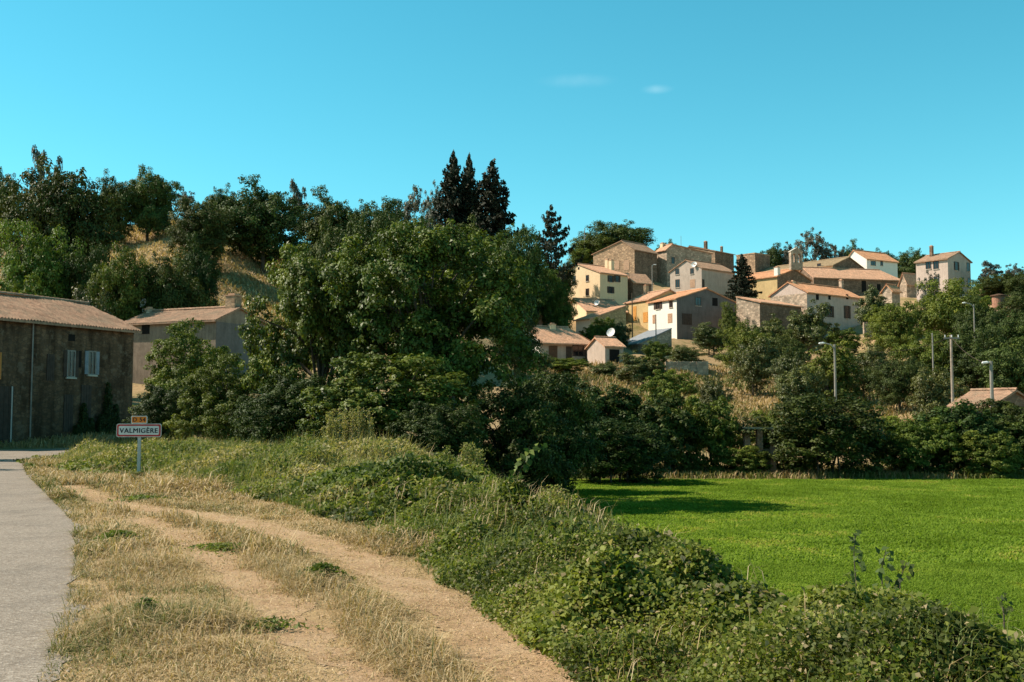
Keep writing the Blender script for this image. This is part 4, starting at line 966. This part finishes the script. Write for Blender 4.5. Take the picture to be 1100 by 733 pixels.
def verge(n, y0, y1, hs, wd, name, seed):
    y = y0 + (y1 - y0) * rg.random(n * 2); wide = (XB(y) + 1.0 - XR(y)); keep = rg.random(n * 2) < wide / wide.max(); y = y[keep][:n]
    x = XR(y) - .12 + rg.random(len(y)) * (XB(y) + .7 - XR(y) + .12)
    inv = np.abs(x / np.maximum(y, 1)) < .62; x = x[inv]; y = y[inv]
    d1 = dist_poly(x, y, r1) - .17; d2 = dist_poly(x, y, r2) - .25; d = np.minimum(d1, d2)
    nz = fbm(x, y, 1.1, seed); pr = np.clip((d + .22 * (fbm(x, y, 2.6, 77) - .38) * 3) / .30, .05, 1) * np.clip(nz * 3.4 - 1.1, .10, 1)
    de = x - XR(y); k = rg.random(len(x)) < pr; x, y, d, nz, de, d1, d2 = [q[k] for q in (x, y, d, nz, de, d1, d2)]
    g = fbm(x, y, .7, seed + 9); big = fbm(x, y, .45, seed + 20)
    between = np.clip(1 - np.abs(dist_poly(x, y, np.array([[.35 * a[0] + .65 * b[0], .35 * a[1] + .65 * b[1]] for a, b in zip(r1[:len(r1):1], r1[:len(r1):1] + np.array([.55, 0]))]))) / .5, 0, 1)
    tall = 1 + 2.2 * np.clip(big - .5, 0, .3) * 3.3 * (d > .12) + 2.6 * between
    h = rg.gamma(4, hs / 4, len(x)) * tall * (.5 + .5 * np.clip(d / .3, 0, 1))
    h = np.where(de < .25, h * .7, h)
    greenish = np.clip((g - .52) * 5, 0, 1) * .8 + np.clip(.5 - de, 0, .5) * .9
    green = rg.random(len(x)) < np.clip(greenish * .6 - between * .4, 0.03, .8)
    tint = np.where(green, rg.normal(.12, .08, len(x)), rg.normal(.62, .2, len(x)))
    return blades(rg, x, y, H(x, y), h, np.full(len(x), wd) * rg.uniform(.7, 1.4, len(x)), rg.uniform(.5, 2.2, len(x)), np.clip(tint, 0, 1))
def join(parts, name, m, label, cat='grass', kind='stuff'):
    V = []; Fq = []; T = []; o = 0
    for v, f, t in parts: V.append(v); Fq.append(f + o); T.append(t); o += len(v)
    me = np_mesh(name, np.concatenate(V), np.concatenate(Fq), np.concatenate(T)); return tag(link(name, me, m), label, cat, None, kind)
join([verge(240000, 4.5, 13, .042, .0055, 'v', 3), verge(100000, 13, 22, .055, .011, 'v', 3), verge(60000, 22, 44, .085, .02, 'v', 3)],
     'dry_grass', M['straw'], 'short straw coloured grass over the verge between road and track')
# litter: flattened straw
# ---- bramble bank
def bank(n, y0, y1, leaf, thick, seed):
    y = y0 + (y1 - y0) * rg.random(n); b = XB(y); c = XC(y); s = rg.uniform(-.12, 1, n); over = rg.random(n) < .38
    x = np.where(over, c + rg.uniform(0, 2.6, n), b + s * (c - b))
    lum = fbm(x, y, .55, seed); lum2 = fbm(x, y, 2.1, seed + 4); s2 = (x - b) / (c - b)
    edge = sstep((s2 + .14 + (lum - .5) * .5) / .45) * sstep((c + 2.75 - x + (lum2 - .5)) / .9)
    surf = H(x, y) + (thick * (.05 + 1.3 * lum ** 1.3) + .5 * (vnoise(x, y, 1.5, seed + 40) ** 1.5 - .28) + .26 * (lum2 - .45)) * edge * (.92 - .14 * sstep((y - 8) / 6))
    z = surf - (rg.random(n) ** 1.7) * .34 * edge - .01
    k = (edge > .08); x, y, z, lum, lum2, edge = [q[k] for q in (x, y, z, lum, lum2, edge)]
    C = np.column_stack([x, y, z]) + rg.normal(0, .025, (len(x), 3)); m = len(x)
    N = unit(np.array([-.1, -.35, .75]) + rg.normal(0, .55, (m, 3))); pt = vnoise(x, y, 1.9, seed + 60); L = leaf * rg.uniform(.55, 1.4, m) * (.85 + .5 * (pt > .62) + .2 * (pt < .2))
    dry = rg.random(m) < .05 + .22 * np.clip(lum2 * 2 - 1.1, 0, 1)
    # patches of bindweed-pale against darker bramble
    T = np.where(dry, .97, np.clip(.46 + (fbm(x, y, 1.3, seed + 8) - .5) * 1.3 - .16 * (pt > .6) + rg.normal(0, .14, m), 0, .85))
    return leaves(rg, C, N, L, L * rg.uniform(.45, .8, m), T)
join([bank(230000, 3.2, 10, .036, .46, 31), bank(170000, 10, 17, .048, .46, 31), bank(120000, 17, 30, .075, .42, 31), bank(70000, 30, 52, .12, .45, 31)],
     'bramble_thicket', M['bramble'], 'tangled green bramble covering the bank beside the track', 'brambles')
def stems(n, y0, y1, h, wd, seed):
    y = y0 + (y1 - y0) * rg.random(n); b = XB(y); c = XC(y); x = b + rg.uniform(-.15, 1.5, n) * (c - b)
    lum = fbm(x, y, .55, 31); s2 = (x - b) / (c - b); edge = sstep((s2 + .14) / .45) * sstep((c + 2.75 - x) / .9)
    kk = fbm(x, y, .9, seed) > .5; x, y, lum, edge = x[kk], y[kk], lum[kk], edge[kk]
    z = H(x, y) + .35 * (.35 + lum) * edge
    return blades(rg, x, y, z, rg.gamma(5, h / 5, len(x)), np.full(len(x), wd), rg.uniform(.3, 1.3, len(x)), np.clip(rg.normal(.62, .22, len(x)), 0, 1))
join([stems(2200, 3.5, 11, .15, .005, 51), stems(1500, 11, 20, .2, .008, 51), stems(400, 20, 32, .3, .014, 51)], 'dry_stalks', M['straw'], 'dry grass stalks poking out of the bramble bank', 'dry stalks')
# ---- weeds behind the sign
def weeds(n, seed):
    y = rg.uniform(20, 46, n); b = XB(y); c = XC(y); x = b + rg.uniform(-.02, 1.0, n) * (c - b)
    lum = fbm(x, y, .35, seed); s = (x - b); e = sstep((s + .3) / 1.6) * (.25 + 1.1 * lum) * (.3 + .7 * sstep((c + .6 - x) / 2.5))
    z0 = H(x, y); h = .72 * e * (.55 + .9 * vnoise(x, y, 1.1, seed + 2))
    C = np.column_stack([x, y, z0 + h * rg.random(n) ** .5]); N = unit(np.array([-.2, -.3, .6]) + rg.normal(0, .6, (n, 3))); L = .10 * rg.uniform(.5, 1.5, n)
    return leaves(rg, C, N, L, L * .5, np.clip(.45 + (fbm(x, y, .5, seed + 3) - .5) * 1.7 + rg.normal(0, .14, n), 0, 1))
def wgrass(n, seed):
    y = rg.uniform(19, 46, n); b = XB(y); c = XC(y); x = b + rg.uniform(-.06, 1.0, n) * (c - b)
    lum = fbm(x, y, .35, seed); s = (x - b); e = sstep((s + .5) / 1.8) * (.3 + 1.1 * lum) * (.2 + .8 * sstep((c + .6 - x) / 2.5)) * sstep((y - 18) / 8)
    return blades(rg, x, y, H(x, y), .15 + .8 * e * rg.uniform(.4, 1.1, n) * (.5 + vnoise(x, y, 1.1, seed + 2)), np.full(n, .016), rg.uniform(.1, .8, n), np.clip(.55 + (fbm(x, y, .6, seed + 5) - .5) * 1.8 + rg.normal(0, .18, n), 0, 1))
v = weeds(110000, 71); join([v, wgrass(45000, 71)], 'tall_weeds', M['weed'], 'rough waist high weeds and grass behind the village sign', 'weeds')
# ---- field crop
def crop(n, y0, y1, h, wd):
    y = np.sqrt(rg.uniform(y0 ** 2, y1 ** 2, n)); x0 = XC(y) + 2.5; x1 = np.minimum(.55 * y + 3, 62); x = x0 + rg.random(n) * (x1 - x0)
    g = fbm(x, y, .5, 91); g2 = fbm(x, y, 2.5, 95)
    tint = np.clip(.45 + (g - .5) * 1.3 + (g2 - .5) * .25 + rg.normal(0, .09, n), 0, .86); bare = (g > .68) & (rg.random(n) < .3); tint = np.where(bare, .97, tint)
    return blades(rg, x, y, H(x, y) + .03, h * rg.uniform(.5, 1.4, n) * (.7 + .6 * g2), np.full(n, wd), rg.uniform(.6, 1.9, n), tint)
join([crop(200000, 7, 24, .06, .018), crop(280000, 24, 57, .07, .036)], 'green_crop', M['green_grass'], 'low bright green crop growing over the field', 'crop')
# ---- far verge grass left of road, hill grass tufts
def scatter(n, xr, yr, h, wd, tb, seed, cond=None):
    x = rg.uniform(*xr, n); y = rg.uniform(*yr, n)
    if cond is not None: k = cond(x, y); x, y = x[k], y[k]
    t = np.clip(tb + (fbm(x, y, .15, seed) - .5) * 1.2 + rg.normal(0, .15, len(x)), 0, 1)
    return blades(rg, x, y, H(x, y), h * rg.uniform(.4, 1.4, len(x)), np.full(len(x), wd), rg.uniform(.2, 1.2, len(x)), t)
join([scatter(26000, (-45, -6), (56, 70), .3, .05, .2, 5, lambda x, y: (y > 60.5) | (x < -29.5)),
      scatter(60000, (-70, -18), (108, 185), .5, .14, .66, 6), scatter(50000, (0, 60), (75, 150), .5, .13, .38, 7),
      scatter(14000, (0, 34), (57.2, 66), .4, .05, .12, 8)],
     'rough_grass', M['straw'], 'rough dry grass on the slopes and far verges', 'rough grass')
# ---- green weeds in verge
def tuft(u, v, r_, n, hgt, label, tb=.3, name='weed_clump', m='weed', leaf=.05):
    p = pxg(u, v); root = empty(name, (p[0], p[1], Hs(*p))); tag(root, label, 'plant')
    a = rg.uniform(0, 6.28, n); q = np.minimum(np.abs(rg.normal(0, .55, n)) * (.7 + .3 * np.sin(a * 3 + u)), 1.3) * r_; x = q * np.cos(a); y = q * np.sin(a); z = hgt * np.clip(1 - (q / r_) ** 2, .08, 1) * rg.random(n) ** .6
    N = unit(np.array([0, 0, .7]) + rg.normal(0, .5, (n, 3))); L = leaf * rg.uniform(.5, 1.4, n)
    V, Fq, T = leaves(rg, np.column_stack([x, y, z + .01]), N, L, L * .45, np.clip(rg.normal(tb, .12, n), 0, 1)); link('foliage', np_mesh('foliage', V, Fq, T), M[m], root)
    q_ = MB(); q_.tube([(0, 0, -.03), (0, 0, hgt * .7)], [.008, .003], 5); q_.build('stem', M['hedge'], root)
gW = 'green weeds in the dry verge'
tuft(127, 583, .42, 900, .14, 'low green weed clump in the verge near the road edge', .3)
tuft(157, 664, .16, 260, .14, 'small leafy weed on the verge close to the road', .2)
tuft(345, 627, .34, 600, .17, 'grey green weed clump between the two wheel ruts', .15)
tuft(238, 592, .6, 700, .07, 'flat green patch of weeds left of the right rut', .42)
tuft(150, 517, .5, 500, .22, 'green weeds at the foot of the village sign post', .2, leaf=.09)
tuft(290, 675, .5, 260, .06, 'flat yellow green weed patch at the left rut', .35)
tuft(152, 538, .7, 400, .07, 'flat green weeds just in front of the sign', .3, leaf=.08)
# ---- sprigs rising from the bank
def sprig(px, vt, vb, D, label, lean=.1, n=15, leaf=.1, mt='hedge'):
    b = P(px, vb, D); t = P(px + lean * 100, vt, D); root = empty('bramble_shoot', b); tag(root, label, 'plant'); h = t.z - b.z; pr = random.Random(px)
    q = MB(); pts = [(0, 0, -.5), (lean * .1, 0, h * .3), ((t.x - b.x) * .5, .05, h * .7), (t.x - b.x, 0, h)]; q.tube(pts, [.007, .005, .004, .002], 5); q.build('stem', M['bark'], root)
    C = []; N = []
    for i in range(n):
        f = (i + 1) / n; f = .15 + .85 * f; x = (t.x - b.x) * f * f; C.append((x + pr.uniform(-1, 1) * leaf * .8, pr.uniform(-.06, .06), h * f)); N.append((pr.uniform(-.6, .6), pr.uniform(-1, -.1), pr.uniform(0, .9)))
    r_ = np.random.default_rng(px); V, Fq, T = leaves(r_, np.array(C), unit(np.array(N)), np.full(n, leaf), leaf * .65, r_.uniform(.1, .7, n)); link('foliage', np_mesh('foliage', V, Fq, T), M[mt], root)
sprig(921, 572, 660, 7.6, 'upright leafy shoot rising above the bank against the field', -.02, 34, .052, 'oak')
sprig(948, 590, 665, 7.4, 'middle leafy shoot beside the upright one on the bank', .04, 28, .058, 'oak')
sprig(966, 604, 668, 7.2, 'right leaning leafy shoot of the three on the bank', .08, 24, .055, 'oak')
sprig(716, 572, 600, 10.5, 'small leafy shoot sticking out of the middle of the bank', .02, 14, .05)
sprig(556, 478, 520, 21, 'pale leafy branch reaching right before the dark bushes', .24, 26, .17, 'ash')
sprig(1078, 640, 668, 6.6, 'short leafy shoot at the right end of the bank', .03, 16, .04)
# ---- tall brown seed stalks
def seedstalks(px, vt, vb, D, wpx, n, label, tb=.6):
    c = P(px, vb, D); z = Hs(c.x, D); h = P(px, vt, D).z - z; root = empty('dock_plant', (c.x, D, z)); tag(root, label, 'weed'); r_ = np.random.default_rng(px)
    w_ = wpx * D / F; C = []; q = MB()
    for i in range(n):
        x = r_.uniform(-w_ / 2, w_ / 2); y = r_.uniform(-.4, .4); hh = h * r_.uniform(.7, 1.02); q.tube([(x, y, 0), (x * 1.05, y, hh)], [.012, .004], 4, False)
        m = 130; zz = hh * (1 - .55 * r_.random(m)); C.append(np.column_stack([x * (1 + .05 * zz / hh) + r_.normal(0, .05, m), y + r_.normal(0, .05, m), zz]))
    C = np.concatenate(C); N = sph(r_, len(C)); V, Fq, T = leaves(r_, C, N, .07, .03, np.clip(r_.normal(tb, .12, len(C)), 0, 1)); link('seed_heads', np_mesh('seed_heads', V, Fq, T), M['weed'], root)
    q.build('stem', M['shutter_tan'], root)
seedstalks(505, 474, 505, 24.5, 22, 9, 'tall brown seed stalks in front of the dark bushes')
seedstalks(478, 476, 505, 24.8, 8, 3, 'thin grey stalks left of the brown seed stalks', .45)
seedstalks(375, 438, 490, 31, 50, 30, 'pale feathery tall weed clump below the left walnut', .68)

# ---- green grass blades growing through the bramble
def through(n, y0, y1, h, wd):
    y = y0 + (y1 - y0) * rg.random(n); b = XB(y); c = XC(y); x = b + rg.uniform(-.1, 1.7, n) * (c - b); k = fbm(x, y, .8, 131) > .52; x, y = x[k], y[k]; b, c = b[k], c[k]
    lum = fbm(x, y, .55, 31); edge = sstep(((x - b) / (c - b) + .14) / .45) * sstep((c + 2.75 - x) / .9)
    z = H(x, y) + (.46 * (.05 + 1.3 * lum ** 1.3) + .5 * (vnoise(x, y, 1.5, 71) ** 1.5 - .28)) * edge * (.92 - .14 * sstep((y - 8) / 6)) - .08
    return blades(rg, x, y, z, rg.gamma(5, h / 5, len(x)), np.full(len(x), wd), rg.uniform(.3, 1.6, len(x)), np.clip(rg.normal(.38, .16, len(x)), 0, .8))
join([through(15000, 3.5, 11, .13, .006), through(16000, 11, 26, .17, .012)], 'bank_grass', M['weed'], 'long grass growing up through the bramble bank', 'grass')
# ---- pebbles in the ruts
def pebbles(n, road=False):
    V = []; Fq = []; o = 0
    base = np.array([[0, 0, 1], [1, 0, 0], [0, 1, 0], [-1, 0, 0], [0, -1, 0]], float)
    f = np.array([[0, 1, 2], [0, 2, 3], [0, 3, 4], [0, 4, 1]])
    i = rg.integers(0, len(r2), n); which = rg.random(n) < .4; j = rg.integers(0, len(r1), n)
    px = np.where(which, r1[j, 0], r2[i, 0]) + rg.normal(0, .28, n); py = np.where(which, r1[j, 1], r2[i, 1]) + rg.normal(0, .28, n)
    if road:
        i = rg.integers(0, int(len(edge) * .75), n); px = edge[i, 0] + rg.normal(0, .09, n); py = edge[i, 1] + rg.normal(0, .09, n)
    s = rg.gamma(2, .0028, n) + .002; z = H(px, py)
    V = base[None] * s[:, None, None] * rg.uniform(.6, 1.3, (n, 5, 3)) * np.array([1, 1, .6]) + np.column_stack([px, py, z + .004])[:, None]
    return np_mesh('pebbles', V.reshape(-1, 3), (f[None] + 5 * np.arange(n)[:, None, None]).reshape(-1, 3))
tag(link('pebbles', pebbles(8000), plain('pebble', (.40, .28, .18), .9, .1, 9, .3)), 'small stones scattered in the dirt wheel ruts', 'gravel', None, 'stuff')

tag(link('edge_gravel', pebbles(5000, True), plain('road_chipping', (.30, .26, .22), .9, .1, 9, .3)), 'loose chippings along the crumbling road edge', 'gravel', None, 'stuff')
# flattened straw litter everywhere on the verge, ruts included
def litter(n):
    y = 4.5 + 22 * rg.random(n) ** 1.4; x = XR(y) + rg.random(n) * (XB(y) + .3 - XR(y)); k = rg.random(n) < .4 + .6 * (fbm(x, y, 1.6, 205) > .5); x, y = x[k], y[k]; m = len(x)
    C = np.column_stack([x, y, H(x, y) + .012]); N = unit(np.array([0, 0, 1.]) + rg.normal(0, .12, (m, 3)))
    return leaves(rg, C, N, rg.uniform(.03, .09, m), .0045 + .0003 * y, np.clip(rg.normal(.66, .18, m), 0, 1))
join([litter(40000)], 'straw_litter', M['straw'], 'flattened straw lying across the track and verge', 'straw litter')
